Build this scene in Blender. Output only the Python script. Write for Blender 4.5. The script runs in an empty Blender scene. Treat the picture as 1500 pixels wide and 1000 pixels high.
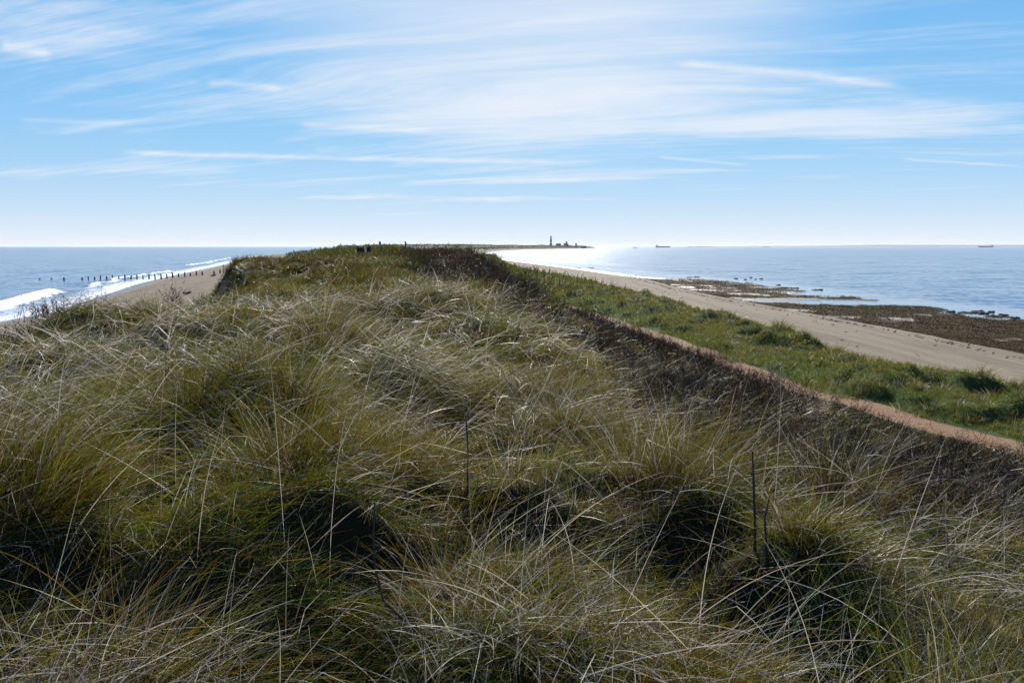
import bpy, math, random
import numpy as np
R = math.radians
rng = np.random.RandomState(7)
random.seed(7)
scene = bpy.context.scene
COL = scene.collection

# ------------------------------------------------------------------ camera numbers
CAM_Z = 9.0
F = 1149.0            # focal length in pixels of a 1500 px wide frame
PITCH = math.atan(139.0 / F)
def W(u, v, z=None, y=None):
    """point seen at (u,v) of the 1500x1000 photograph, at height z or distance y"""
    a = (u - 750) / F; b = -(v - 500) / F
    dx, dy, dz = a, math.cos(PITCH) + math.sin(PITCH) * b, -math.sin(PITCH) + math.cos(PITCH) * b
    s = (y / dy) if y is not None else (z - CAM_Z) / dz
    return (dx * s, dy * s, CAM_Z + dz * s)

# ------------------------------------------------------------------ helpers
def tag(o, label=None, cat=None, group=None, kind=None):
    if label: o['label'] = label
    if cat: o['category'] = cat
    if group: o['group'] = group
    if kind: o['kind'] = kind
    return o
def empty(name, loc, rz=0):
    o = bpy.data.objects.new(name, None); COL.objects.link(o)
    o.location = loc; o.rotation_euler = (0, 0, rz); o.empty_display_size = .3
    return o
def mesh_np(name, V, Q=None, T=None, mat=None, parent=None, loc=None, smooth=False, attrs=None):
    """V (n,3); Q (m,4) quads and/or T (k,3) triangles"""
    me = bpy.data.meshes.new(name)
    V = np.asarray(V, np.float32)
    if loc is not None: V = V - np.asarray(loc, np.float32)
    idx = []; tot = []
    if Q is not None and len(Q): idx.append(np.asarray(Q, np.int32).ravel()); tot.append(np.full(len(Q), 4, np.int32))
    if T is not None and len(T): idx.append(np.asarray(T, np.int32).ravel()); tot.append(np.full(len(T), 3, np.int32))
    idx = np.concatenate(idx); tot = np.concatenate(tot)
    me.vertices.add(len(V)); me.vertices.foreach_set('co', V.ravel())
    me.loops.add(len(idx)); me.loops.foreach_set('vertex_index', idx)
    me.polygons.add(len(tot))
    me.polygons.foreach_set('loop_start', np.concatenate([[0], np.cumsum(tot)[:-1]]).astype(np.int32))
    if smooth: me.polygons.foreach_set('use_smooth', np.ones(len(tot), bool))
    for k, a in (attrs or {}).items():
        a = np.asarray(a, np.float32)
        if a.ndim == 1:
            at = me.attributes.new(k, 'FLOAT', 'POINT'); at.data.foreach_set('value', a)
        elif a.shape[1] == 3:
            at = me.attributes.new(k, 'FLOAT_VECTOR', 'POINT'); at.data.foreach_set('vector', a.ravel())
    me.update(calc_edges=True)
    o = bpy.data.objects.new(name, me); COL.objects.link(o)
    if mat: me.materials.append(mat)
    if parent: o.parent = parent
    if loc is not None: o.location = loc
    return o

class MB:
    def __init__(s): s.v = []; s.f = []
    def add(s, vs, fs):
        n = len(s.v); s.v += [tuple(p) for p in vs]; s.f += [tuple(i + n for i in f) for f in fs]
    def box(s, c, d, rz=0, taper=1.0):
        cx, cy, cz = c; ca, sa = math.cos(rz), math.sin(rz); vs = []
        for k, t in ((-1, 1), (1, taper)):
            for i, j in ((-1, -1), (1, -1), (1, 1), (-1, 1)):
                x, y = i * d[0] / 2 * t, j * d[1] / 2 * t
                vs.append((cx + x * ca - y * sa, cy + x * sa + y * ca, cz + k * d[2] / 2))
        s.add(vs, [(3, 2, 1, 0), (4, 5, 6, 7), (0, 1, 5, 4), (1, 2, 6, 5), (2, 3, 7, 6), (3, 0, 4, 7)])
    def tube(s, pts, rad, n=8, jit=0.0):
        pts = [np.array(p, float) for p in pts]; rings = []
        for i, p in enumerate(pts):
            d = (pts[min(i + 1, len(pts) - 1)] - pts[max(i - 1, 0)]); d /= np.linalg.norm(d) + 1e-9
            a = np.cross(d, (0.31, 0.95, 0.05)); a /= np.linalg.norm(a); b = np.cross(d, a)
            r = rad[i] if hasattr(rad, '__len__') else rad
            rings.append([p + (a * math.cos(2 * math.pi * k / n) + b * math.sin(2 * math.pi * k / n)) * r * (1 + random.uniform(-jit, jit)) for k in range(n)])
        vs = [q for rg in rings for q in rg]; fs = []
        for i in range(len(pts) - 1):
            for k in range(n):
                fs.append((i * n + k, i * n + (k + 1) % n, (i + 1) * n + (k + 1) % n, (i + 1) * n + k))
        fs.append(tuple(range(n))[::-1]); fs.append(tuple((len(pts) - 1) * n + k for k in range(n)))
        s.add(vs, fs)
    def prism(s, outline, y0, y1):
        """outline in (x,z), extruded along y"""
        n = len(outline)
        vs = [(x, y0, z) for x, z in outline] + [(x, y1, z) for x, z in outline]
        fs = [tuple(range(n)), tuple(range(2 * n - 1, n - 1, -1))] + [(i, i + n, (i + 1) % n + n, (i + 1) % n) for i in range(n)]
        s.add(vs, fs)
    def rock(s, c, r, n=9):
        vs = []; fs = []; m = 5
        for i in range(m):
            ph = math.pi * (i + .5) / m
            for k in range(n):
                th = 2 * math.pi * k / n; q = random.uniform(.75, 1.2)
                vs.append((c[0] + r[0] * math.sin(ph) * math.cos(th) * q, c[1] + r[1] * math.sin(ph) * math.sin(th) * q, c[2] + r[2] * math.cos(ph) * q))
        for i in range(m - 1):
            for k in range(n): fs.append((i * n + k, (i + 1) * n + k, (i + 1) * n + (k + 1) % n, i * n + (k + 1) % n))
        fs.append(tuple(range(n))); fs.append(tuple((m - 1) * n + k for k in range(n))[::-1])
        s.add(vs, fs)
    def build(s, name, mat, parent=None, loc=None, smooth=False):
        me = bpy.data.meshes.new(name)
        vs = s.v if loc is None else [tuple(a - b for a, b in zip(v, loc)) for v in s.v]
        me.from_pydata(vs, [], s.f); me.update(); me.materials.append(mat)
        if smooth: me.polygons.foreach_set('use_smooth', [True] * len(me.polygons))
        o = bpy.data.objects.new(name, me); COL.objects.link(o)
        if parent: o.parent = parent
        if loc is not None: o.location = loc
        return o

# ------------------------------------------------------------------ noise
_T = [np.random.RandomState(100 + i).rand(256, 256) for i in range(8)]
def vn(x, y, s=0):
    t = _T[s % 8]
    xi = np.floor(x).astype(np.int64); yi = np.floor(y).astype(np.int64)
    fx = x - xi; fy = y - yi
    fx = fx * fx * (3 - 2 * fx); fy = fy * fy * (3 - 2 * fy)
    x0 = xi & 255; x1 = (xi + 1) & 255; y0 = yi & 255; y1 = (yi + 1) & 255
    return (t[x0, y0] * (1 - fx) * (1 - fy) + t[x1, y0] * fx * (1 - fy) + t[x0, y1] * (1 - fx) * fy + t[x1, y1] * fx * fy)
def fbm(x, y, s=0, o=3):
    r = 0; a = 1; tot = 0
    for k in range(o):
        r = r + a * (vn(x * 2 ** k + 17.3 * k, y * 2 ** k - 9.1 * k, s + k) - .5); tot += a; a *= .5
    return r / tot * 2
def sstep(a, b, x):
    t = np.clip((x - a) / (b - a), 0, 1); return t * t * (3 - 2 * t)

# ------------------------------------------------------------------ the spit: control lines x(y)
def line(*p):
    p = np.array(p, float); return lambda y: np.interp(y, p[:, 0], p[:, 1])
SEA_L  = line((-30,-46),(0,-48),(110,-64),(146,-76),(191,-91),(235,-103),(413,-149),(700,-230),(1150,-290),(1700,-260),(2300,-130),(2950,30),(3400,180),(3700,388))
FOOT_L = line((-30,-18),(25,-16),(35,-16),(45,-18.5),(60,-24.5),(80,-31),(100,-36),(150,-52),(215,-68),(413,-120),(700,-200),(1150,-262),(1700,-235),(2300,-108),(2950,50),(3400,200),(3700,389))
CRE_L  = line((-30,-10),(14,-9.2),(25,-10),(35,-11),(45,-15.5),(60,-21.3),(80,-23),(100,-26),(150,-38),(215,-52),(413,-92),(700,-140),(1150,-205),(1700,-215),(2300,-90),(2950,70),(3400,225),(3700,389.5))
CRE_R  = line((-30,1.8),(0,1.8),(5,1.8),(10,1.25),(20,.4),(30,-.4),(50,-2.6),(60,-3.6),(80,-8),(130,-18),(237,-30),(400,-55),(700,-110),(1150,-110),(1700,-85),(2300,-20),(2950,150),(3400,270),(3700,390))
PATH   = line((-30,24),(0,18),(10,15.2),(19,12.4),(22.6,11.2),(27,10),(40,8.7),(57,6),(80,2.2),(110,-2),(161,-9),(237,-18),(400,-44),(700,-90),(1150,-95),(1700,-72),(2300,-6),(2950,166),(3400,284),(3700,390.5))
STRIP  = line((-30,33),(0,26),(15,20.2),(25.7,16.8),(31.5,15),(47,14.2),(75,13),(110,10),(161,2),(237,-4),(400,-8),(700,-38),(1150,-58),(1700,-36),(2300,38),(2950,222),(3400,298),(3700,391))
WEED   = line((-30,46),(0,43),(60,39.5),(80,38.5),(100,36.5),(150,33),(196,34),(304,22),(400,8),(500,-6),(700,-26),(1150,-46),(1700,-25),(2300,49),(2950,233),(3400,318),(3700,391.5))
SEA_R  = line((-30,80),(0,78),(60,70),(97,64),(140,62),(181,60),(304,40),(500,8),(700,-14),(1150,-35),(1700,-15),(2300,60),(2950,244),(3400,336),(3700,392))
ZC     = line((-30,7.4),(0,7.35),(10,7.25),(20,7.45),(35,7.85),(48,8.45),(56,8.6),(66,8.1),(80,7.9),(110,8.0),(300,8),(700,9),(1150,10),(1700,11),(2950,12),(3400,11.5),(3650,8),(3700,2))
MAR_R  = line((-30,1.9),(0,1.9),(6,1.8),(10,1.5),(16,1.2),(22,-.1),(29,-2.6),(40,-5.5),(50,-8.5),(60,-11),(80,-14),(130,-24),(4000,-24))
# mounds that carry the big tussocks: x, y, radius, height
MOUNDS = []
def mound(u, v, top_drop, r, hgt):
    p = W(u, v, z=CAM_Z - top_drop); MOUNDS.append((p[0], p[1] + r * .25, r, hgt))
for m in ((745,815,1.38,.55,.30),(965,640,1.22,.75,.36),(590,640,1.22,.75,.30),(462,455,1.05,1.3,.55),(392,560,1.2,.8,.36),
          (815,580,1.2,.7,.28),(255,590,1.25,.8,.35),(1170,770,1.42,.45,.26),(1040,945,1.45,.4,.18),(215,880,1.45,.55,.22),
          (130,700,1.4,.7,.24),(700,500,1.15,1.0,.30),(560,500,1.2,1.0,.26),(860,690,1.42,.6,.22),(670,700,1.4,.5,.2),(420,760,1.45,.6,.22),
          (620,420,.95,1.6,.45),(130,455,1.25,1.2,.4),(330,455,1.15,1.3,.35),(60,520,1.3,.9,.3)):
    mound(*m)
HOLLOWS = []
for u_, v_, dr_, r_ in ((765,900,1.72,.30),(1015,790,1.7,.34),(600,705,1.6,.34),(462,492,1.4,.55),(388,608,1.6,.38),(255,610,1.6,.36),(835,640,1.6,.32),(900,745,1.68,.26),
                    (235,940,1.72,.30),(690,735,1.66,.28),(520,850,1.7,.24),(120,640,1.6,.32),(700,575,1.5,.4),(60,880,1.7,.25)):
    p_ = W(u_, v_, z=CAM_Z - dr_); HOLLOWS.append((p_[0], p_[1], r_))
_hr = np.random.RandomState(23)
for q in range(120):
    y_ = 4.5 + 30 * _hr.rand() ** 1.5; x_ = _hr.uniform(-.62 * y_, min(1.6, .5 * y_)); 
    if x_ > -10: HOLLOWS.append((x_, y_, _hr.uniform(.16, .30) * (1 + y_ / 24)))
def hollow(x, y):
    m = np.zeros(np.shape(x)); act = (y > 1) & (y < 37) & (x > -12) & (x < 4)
    if act.any():
        xa, ya = x[act], y[act]; ma = np.zeros(xa.shape)
        for hx, hy, r in HOLLOWS: ma = np.maximum(ma, np.exp(-(((xa - hx) / (r * 1.5)) ** 2 + ((ya - hy) / r) ** 2) ** 1.5))
        m[act] = ma
    return m
WEEDPOOL = [(50,127,15,8),(36,168,4,3),(58,148,7,6),(56,172,5,3)]

def zones(x, y):
    return dict(path=np.abs(x - PATH(y) - .35 * fbm(y / 6., y * 0 + 3., 5, 2)), )
def land(x, y):
    x = np.asarray(x, float); y = np.asarray(y, float)
    sl, fl, cl, cr, pa, st, we, sr = (f(y) for f in (SEA_L, FOOT_L, CRE_L, CRE_R, PATH, STRIP, WEED, SEA_R))
    zc = ZC(y)
    far = sstep(300, 900, y)
    pz = 4.05 + far * 1.0
    DL = np.interp(y, [0, 30, 45, 60, 80, 130, 400], [.22, .38, .85, 1.1, 1.5, 1.2, .6])
    X = [sl - 260, sl, fl, cl, cl + np.interp(y, [30, 50], [.62, .84]) * (cr - cl), cr, cr + (pa - cr) * .22, cr + (pa - cr) * .50, cr + (pa - cr) * .75, pa - .9, pa + .9, (pa + st) / 2, st, st + (we - st) * .22, we, we + 2, sr, sr + 60, sr + 400]
    fade = sstep(3720, 3500, y)
    wz = .75
    Z = [zc * 0 - 5, zc * 0, 2.7 + zc * 0, zc - DL, zc, zc - .12, pz + (zc - pz) * .57, pz + (zc - pz) * .26, pz + (zc - pz) * .09, pz, pz, pz + .3, pz + .2, 2.0 + 0 * zc, wz + 0 * zc, .34 + 0 * zc, -.05 + 0 * zc, -.8 + 0 * zc, -4 + 0 * zc]
    h = np.full(x.shape, -5.0)
    for i in range(len(X) - 1):
        w = np.maximum(X[i + 1] - X[i], .01)
        t = (x - X[i]) / w
        m = (t >= 0) & (t <= 1)
        h = np.where(m, Z[i] + (Z[i + 1] - Z[i]) * np.clip(t, 0, 1), h)
    h = np.where(x > X[-1], -4, h)
    h = np.where((y > 3690), -5, h)
    # relief by zone
    dune = sstep(fl - 1, cl, x) * sstep(pa - .9, (cr + pa) / 2, x)
    stripm = sstep(pa + .7, pa + 1.6, x) * sstep(st + 2.2, st, x)
    h = h + dune * ((.22 + .10 * sstep(14, 7, y)) * fbm(x / 1.9, y / 2.3, 0, 3) + .34 * fbm(x / 6.5, y / 8., 3, 2)) + dune * .17 * fbm(x / .85 + 9, y / 1.0, 4, 2) * sstep(30, 18, y) + dune * far * 3.0 * fbm(x / 60, y / 90, 2, 3)
    h = h + stripm * (.8 * np.maximum(fbm(x / 1.4, y / 2.0, 2, 3), -.12) + .05)
    # lump on the left shoulder
    h = h + .38 * np.exp(-(((x + 19.2) / 3.2) ** 2 + ((y - 60) / 7.) ** 2)) * dune
    sandm = 1 - np.maximum(dune, stripm)
    h = h + sandm * .045 * fbm(x / 2.6, y / 3.2, 4, 3) * sstep(-.2, .5, h)
    wm = weedmask(x, y)
    h = h + wm * (.10 + .16 * fbm(x / 1.6, y / 2.0, 1, 3))
    wz2 = sstep(we + 2, we + 6, x) * sstep(sr + 6, sr - 2, x) * (1 - wm)
    h = h - wz2 * (.18 + .05 * fbm(x / 7, y / 4, 6, 2))
    for mx, my, r, a in MOUNDS:
        d2 = ((x - mx) ** 2 + (y - my) ** 2) / (r * r)
        m = d2 < 9
        if m.any(): h = np.where(m, h + a * np.exp(-d2 ** 1.3), h)
    h = h - .20 * hollow(x, y)
    return h
def weedmask(x, y):
    we, sr = WEED(y), SEA_R(y)
    edge = 2.2 * fbm(x / 5, y / 4, 2, 3)
    m = sstep(we + .2, we + 1.2, x + edge * .6) * sstep(sr + 1.0, sr - 2.0, x - edge * 3.2)
    n = fbm(x / 9 + 4, y / 3.2, 3, 3)
    m = m * np.where(y > 108, sstep(-.12, .0, n + .34), sstep(-.32, -.2, n))
    for px, py, rx, ry in WEEDPOOL:
        d = ((x - px) / rx) ** 2 + ((y - py) / ry) ** 2 + .6 * fbm(x / 4, y / 2.5, 1, 3)
        m = m * sstep(.75, 1.05, d)
    m = m * sstep(235, 200, y + 14 * fbm(x / 8, y / 8, 4, 2))
    return m

# ------------------------------------------------------------------ node helpers
def mat_new(name):
    m = bpy.data.materials.new(name); m.use_nodes = True
    nt = m.node_tree; nt.nodes.clear()
    return m, nt
class N:
    def __init__(s, nt): s.nt = nt
    def __call__(s, typ, ins=None, **kw):
        n = s.nt.nodes.new('ShaderNode' + typ)
        for k, v in kw.items(): setattr(n, k, v)
        for k, v in (ins or {}).items():
            if isinstance(v, bpy.types.NodeSocket): s.nt.links.new(v, n.inputs[k])
            else: n.inputs[k].default_value = v
        return n
    def link(s, a, b): s.nt.links.new(a, b)
    def math(s, op, a, b=0.0, c=0.0, clamp=False):
        n = s('Math', {0: a, 1: b, 2: c}, operation=op); n.use_clamp = clamp; return n.outputs[0]
    def vmath(s, op, a, b=(0, 0, 0)):
        n = s('VectorMath', {0: a, 1: b}, operation=op); return n.outputs[0]
    def mix(s, f, a, b):
        n = s('Mix', data_type='RGBA'); n.clamp_factor = True
        for sock, v in ((n.inputs[0], f), (n.inputs[6], a), (n.inputs[7], b)):
            if isinstance(v, bpy.types.NodeSocket): s.nt.links.new(v, sock)
            elif sock.type == 'RGBA': sock.default_value = (*v[:3], 1)
            else: sock.default_value = v
        return n.outputs[2]
    def ramp(s, f, lo, hi):
        n = s('MapRange', {0: f, 1: lo, 2: hi, 3: 0., 4: 1.}, interpolation_type='SMOOTHSTEP'); return n.outputs[0]
    def noise(s, vec, scale, detail=4, rough=.55, dist=0.):
        n = s('TexNoise', {'Vector': vec, 'Scale': scale, 'Detail': detail, 'Roughness': rough, 'Distortion': dist}); return n.outputs[0]
def simple(name, col, rough=.7, metallic=0., var=.25, scale=6., spec=.3):
    m, nt = mat_new(name); n = N(nt)
    tc = n('TexCoord')
    f = n.noise(tc.outputs['Object'], scale, 5)
    c = n.mix(f, tuple(x * (1 - var) for x in col), tuple(min(1, x * (1 + var)) for x in col))
    b = n('BsdfPrincipled', {'Base Color': c, 'Roughness': rough, 'Metallic': metallic, 'Specular IOR Level': spec})
    bp = n('Bump', {'Height': f, 'Strength': .3, 'Distance': .02}); n.link(bp.outputs[0], b.inputs['Normal'])
    o = n('OutputMaterial'); n.link(b.outputs[0], o.inputs[0])
    return m

# blade material: colour from attribute, rounded cross-section from attribute 'tu'
def blade_mat(name, transl=.38, rough=.38, spec=.5, round_=1.1):
    m, nt = mat_new(name); n = N(nt)
    ca = n('Attribute', attribute_name='bcol'); ta = n('Attribute', attribute_name='tu')
    ge = n('NewGeometry')
    sc = n('VectorMath', {0: ta.outputs['Vector'], 'Scale': round_}, operation='SCALE').outputs[0]
    nn = n.vmath('NORMALIZE', n.vmath('ADD', ge.outputs['Normal'], sc))
    b = n('BsdfPrincipled', {'Base Color': ca.outputs['Vector'], 'Roughness': rough, 'Specular IOR Level': spec, 'Normal': nn})
    t = n('BsdfTranslucent', {'Color': ca.outputs['Vector']})
    mx = n('MixShader', {0: transl}); n.link(b.outputs[0], mx.inputs[1]); n.link(t.outputs[0], mx.inputs[2])
    o = n('OutputMaterial'); n.link(mx.outputs[0], o.inputs[0])
    return m
M_GRASS = blade_mat('grass_blade', transl=.42, rough=.42, spec=.38)
M_TWIG = blade_mat('bare_twig', transl=.0, rough=.5, spec=.16, round_=1.3)
M_MARSH = blade_mat('marsh_blade', transl=.35, rough=.7, spec=.08)
M_TURF = blade_mat('turf_blade', transl=.5, rough=.45, spec=.3)

# ------------------------------------------------------------------ blades
def build_blades(name, P, az, tilt, L, droop, w, cb, ct, segs, mat, curl=.13, clamp=True, parent=None, loc=None, kinks=.16, taper=.15):
    """ribbons: P roots, az/tilt start direction, L length, droop extra tilt to the tip, w width, cb/ct base and tip colour"""
    n = len(P); P = np.asarray(P, float).copy()
    vs = np.empty((n, segs + 1, 2, 3), np.float32); tus = np.empty((n, segs + 1, 2, 3), np.float32); cs = np.empty((n, segs + 1, 2, 3), np.float32)
    az = az.copy(); cur = rng.normal(0, curl, n); kink = np.where(rng.rand(n) < kinks, rng.uniform(.25, .8, n), 9.); kb = rng.uniform(.4, 1.5, n); ka = rng.normal(0, .9, n)
    rv = rng.normal(0, 1, (n, 3)); rv[:, 2] *= .5
    step = L / segs
    for k in range(segs + 1):
        t = k / segs
        bent = (t > kink); tl = tilt + droop * t ** 1.4 + kb * bent
        a = az + cur * t + ka * bent
        st = np.sin(tl)
        d = np.stack([np.cos(a) * st, np.sin(a) * st, np.cos(tl)], 1)
        s = np.cross(d, rv); s /= np.linalg.norm(s, axis=1)[:, None] + 1e-9
        ww = (w * (1 - (1 - taper) * t ** 1.5))[:, None] / 2
        vs[:, k, 0] = P - s * ww; vs[:, k, 1] = P + s * ww
        tus[:, k, 0] = -s; tus[:, k, 1] = s
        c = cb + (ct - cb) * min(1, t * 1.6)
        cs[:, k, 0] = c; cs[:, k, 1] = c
        P = P + d * step[:, None]
        if clamp and k > 0:
            g = land(P[:, 0], P[:, 1]) + .015
            P[:, 2] = np.maximum(P[:, 2], g)
    base = (np.arange(n) * (segs + 1) * 2)[:, None]
    k = np.arange(segs)[None, :] * 2
    i0 = base + k
    Q = np.stack([i0, i0 + 1, i0 + 3, i0 + 2], -1).reshape(-1, 4)
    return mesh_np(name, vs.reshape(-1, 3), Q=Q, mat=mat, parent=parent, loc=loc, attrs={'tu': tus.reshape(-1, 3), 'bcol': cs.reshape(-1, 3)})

C = lambda *a: np.array(a, float)
GREEN, OLIVE, STRAW, DEAD, OCHRE, GREY = C(.050,.100,.007), C(.125,.135,.008), C(.175,.135,.018), C(.43,.40,.33), C(.125,.065,.006), C(.150,.138,.105)
BROWN = C(.10,.06,.025)
def pick(weights, n, var=.28):
    """random palette colours"""
    pal = np.stack([GREEN, OLIVE, STRAW, DEAD, OCHRE, GREY])
    w = np.array(weights, float); w /= w.sum()
    i = rng.choice(6, n, p=w)
    return pal[i] * rng.uniform(1 - var, 1 + var, (n, 1)) * rng.uniform(.93, 1.07, (n, 3))

def tussock_blades(cx, cy, n, rad, L, lean_az, lean, spread, weights, wscale=1., tall=1.):
    """arrays for one tussock (or for many: all arguments arrays repeated per blade)"""
    # several clumps grown together, each with a lean of its own
    K = 9
    cr_ = rad * np.sqrt(rng.rand(K)) * .85; ca_ = rng.uniform(0, 2 * np.pi, K); cla = lean_az + rng.normal(0, .8, K); cle = lean * rng.uniform(.2, 1.9, K)
    q = rng.choice(K, n, p=rng.dirichlet(np.full(K, 4.)))
    r = rad * .42 * np.sqrt(rng.rand(n)); th = rng.uniform(0, 2 * np.pi, n)
    ox = cr_[q] * np.cos(ca_[q]); oy = cr_[q] * np.sin(ca_[q])
    x = cx + ox + r * np.cos(th); y = cy + oy + r * np.sin(th)
    ot = spread * .75 * (r / (rad * .42)) * rng.uniform(.3, 1.3, n) + np.abs(rng.normal(0, .14, n))
    vx = np.cos(th) * ot + spread * .55 * ox / rad + np.cos(cla[q]) * cle[q] + rng.normal(0, .2, n)
    vy = np.sin(th) * ot + spread * .55 * oy / rad + np.sin(cla[q]) * cle[q] + rng.normal(0, .2, n)
    tilt = np.hypot(vx, vy); az = np.arctan2(vy, vx)
    return x, y, az, tilt

# ------------------------------------------------------------------ camera, sun, sky
cam_d = bpy.data.cameras.new('camera'); cam = bpy.data.objects.new('camera', cam_d); COL.objects.link(cam)
cam.location = (0, 0, CAM_Z); cam.rotation_euler = (math.pi / 2 - PITCH, 0, 0)
cam_d.sensor_width = 36; cam_d.lens = 36 * F / 1500; cam_d.clip_start = .05; cam_d.clip_end = 90000
scene.camera = cam
SUN_EL, SUN_AZ = R(27), R(2.0)
sd = bpy.data.lights.new('sun', 'SUN'); sun = bpy.data.objects.new('sun', sd); COL.objects.link(sun)
sd.energy = 4.6; sd.angle = R(.55); sd.color = (1, .95, .87)
sun.rotation_euler = (math.pi / 2 - SUN_EL, 0, math.pi - SUN_AZ)
w = bpy.data.worlds.new('World'); scene.world = w; w.use_nodes = True
nt = w.node_tree; nt.nodes.clear(); n = N(nt)
sky = n('TexSky', sky_type='NISHITA', sun_disc=False, sun_elevation=SUN_EL, sun_rotation=SUN_AZ, altitude=0, air_density=1.0, dust_density=.0, ozone_density=3.0)
tc = n('TexCoord'); D = n.vmath('NORMALIZE', tc.outputs['Generated'])
sdir = (math.sin(SUN_AZ) * math.cos(SUN_EL), math.cos(SUN_AZ) * math.cos(SUN_EL), math.sin(SUN_EL))
dd = n('VectorMath', {0: D, 1: sdir}, operation='DOT_PRODUCT').outputs['Value']
sx = n('SeparateXYZ', {0: D}); X, Y, Z = sx.outputs
zc_ = n.math('MAXIMUM', Z, .0)
zp = n.math('ADD', zc_, .10)
px = n.math('DIVIDE', X, zp); py = n.math('DIVIDE', Y, zp)
P1 = n('CombineXYZ', {0: n.math('MULTIPLY', px, .8), 1: n.math('MULTIPLY', py, 1.5), 2: 3.1}).outputs[0]
wn = n('TexNoise', {'Vector': P1, 'Scale': .45, 'Detail': 2.}).outputs[1]
P1w = n.vmath('ADD', P1, n('VectorMath', {0: wn, 'Scale': 1.1}, operation='SCALE').outputs[0])
c1 = n.noise(P1w, .7, 7, .62, .0)
# fine diagonal streaks
rot = n('VectorRotate', {'Vector': P1w, 'Angle': R(32)}, rotation_type='Z_AXIS').outputs[0]
st_ = n.vmath('MULTIPLY', rot, (.45, 3.0, 1))
c2 = n.noise(st_, 1.0, 8, .74, .0)
cl = n.math('ADD', n.math('MULTIPLY', c1, .5), n.math('MULTIPLY', c2, .5))
# where the veil is thick: a broad patch ahead, thinner to the left
a_ = n.math('DIVIDE', X, n.math('MAXIMUM', Y, .05)); e_ = n.math('DIVIDE', Z, n.math('MAXIMUM', Y, .05))
def gauss(ax, ex, aw, ew):
    u = n.math('DIVIDE', n.math('SUBTRACT', a_, ax), aw); v = n.math('DIVIDE', n.math('SUBTRACT', e_, ex), ew)
    return n.math('EXPONENT', n.math('MULTIPLY', n.math('ADD', n.math('MULTIPLY', u, u), n.math('MULTIPLY', v, v)), -1.0))
patch = n.math('ADD', n.math('MULTIPLY', gauss(.02, .33, .34, .14), .07), n.math('MULTIPLY', gauss(.05, .17, .38, .05), .08))
cl = n.math('ADD', cl, patch)
front = n.ramp(Y, .0, .15)
mask = n.math('MULTIPLY', n.ramp(cl, .44, .74), .74)
glow = n.math('MULTIPLY', n.ramp(dd, .90, 1.0), .55)
mask = n.math('SUBTRACT', 1.0, n.math('MULTIPLY', n.math('SUBTRACT', 1.0, mask), n.math('SUBTRACT', 1.0, glow)))
mask = n.math('MULTIPLY', mask, n.math('ADD', .3, n.math('MULTIPLY', n.ramp(dd, -.2, .6), .7)))
# aircraft trails
def trail(u0, v0, u1, v1, wd, amp, ph, bow=0.0):
    def ae(u, v):
        p = W(u, v, y=1.0); return p[0], (p[2] - CAM_Z)
    a0, e0 = ae(u0, v0); a1, e1 = ae(u1, v1)
    t = n.math('DIVIDE', n.math('SUBTRACT', a_, a0), a1 - a0)
    wob = n.math('MULTIPLY', n.math('SUBTRACT', n.noise(n('CombineXYZ', {0: n.math('MULTIPLY', a_, 9.), 1: ph}).outputs[0], 1., 3), .5), wd * 1.3)
    bowt = n.math('MULTIPLY', n.math('MULTIPLY', t, n.math('SUBTRACT', 1.0, t)), bow * 4)
    ec = n.math('ADD', n.math('ADD', n.math('MULTIPLY', t, e1 - e0), e0), n.math('ADD', wob, bowt))
    d = n.math('DIVIDE', n.math('SUBTRACT', e_, ec), wd)
    g = n.math('EXPONENT', n.math('MULTIPLY', n.math('MULTIPLY', d, d), -1.0))
    ends = n.math('MULTIPLY', n.ramp(t, 0., .12), n.math('SUBTRACT', 1.0, n.ramp(t, .8, 1.)))
    br = n.math('ADD', n.math('MULTIPLY', n.noise(n('CombineXYZ', {0: n.math('MULTIPLY', a_, 30.), 1: n.math('MULTIPLY', e_, 160.), 2: ph}).outputs[0], 1., 4), 1.1), .1)
    return n.math('MULTIPLY', n.math('MULTIPLY', n.math('MULTIPLY', g, ends), br), amp)
tr = None
for args in ((978,93,1350,133,.0048,.55,1.,.004),(150,222,900,238,.0032,.62,2.,-.002),(395,288,1000,293,.0036,.5,3.,0),(960,230,1110,243,.002,.45,4.,0),
             (1310,232,1520,246,.002,.5,5.,0),(1230,283,1520,270,.002,.45,6.,0),(300,122,420,132,.004,.45,7.,.002),(430,182,640,192,.004,.4,8.,0),
             (560,268,1010,258,.004,.45,9.,0),(20,176,200,180,.003,.3,10.,0),(0,68,80,80,.007,.4,11.,0)):
    q = trail(*args); tr = q if tr is None else n.math('ADD', tr, q)
mask = n.math('ADD', mask, n.math('MULTIPLY', tr, front), clamp=True)
mask = n.math('MAXIMUM', mask, n.math('MULTIPLY', n.math('EXPONENT', n.math('MULTIPLY', zc_, -20.)), .85))
CLOUD = 7.7
sb = n.math('ADD', .22, n.math('MULTIPLY', n.ramp(dd, -.3, .75), .78))
sky_b = n('VectorMath', {0: sky.outputs[0], 'Scale': sb}, operation='SCALE').outputs[0]
s0 = n.vmath('MULTIPLY', sky_b, (.82, 1.95, 4.9))
skyc = n.vmath('DIVIDE', s0, n.vmath('ADD', n.vmath('MULTIPLY', s0, (.16, .13, .108)), (1., 1., 1.)))
cc = n.mix(mask, skyc, (CLOUD, CLOUD * 1.01, CLOUD * 1.05))
bg = n('Background', {'Color': cc, 'Strength': .066})
wo = n('OutputWorld'); n.link(bg.outputs[0], wo.inputs[0])
w.cycles.sampling_method = 'MANUAL'; w.cycles.sample_map_resolution = 256
scene.view_settings.view_transform = 'Standard'; scene.view_settings.look = 'None'
scene.view_settings.exposure = .86; scene.view_settings.gamma = 1
cy = scene.cycles
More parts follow.
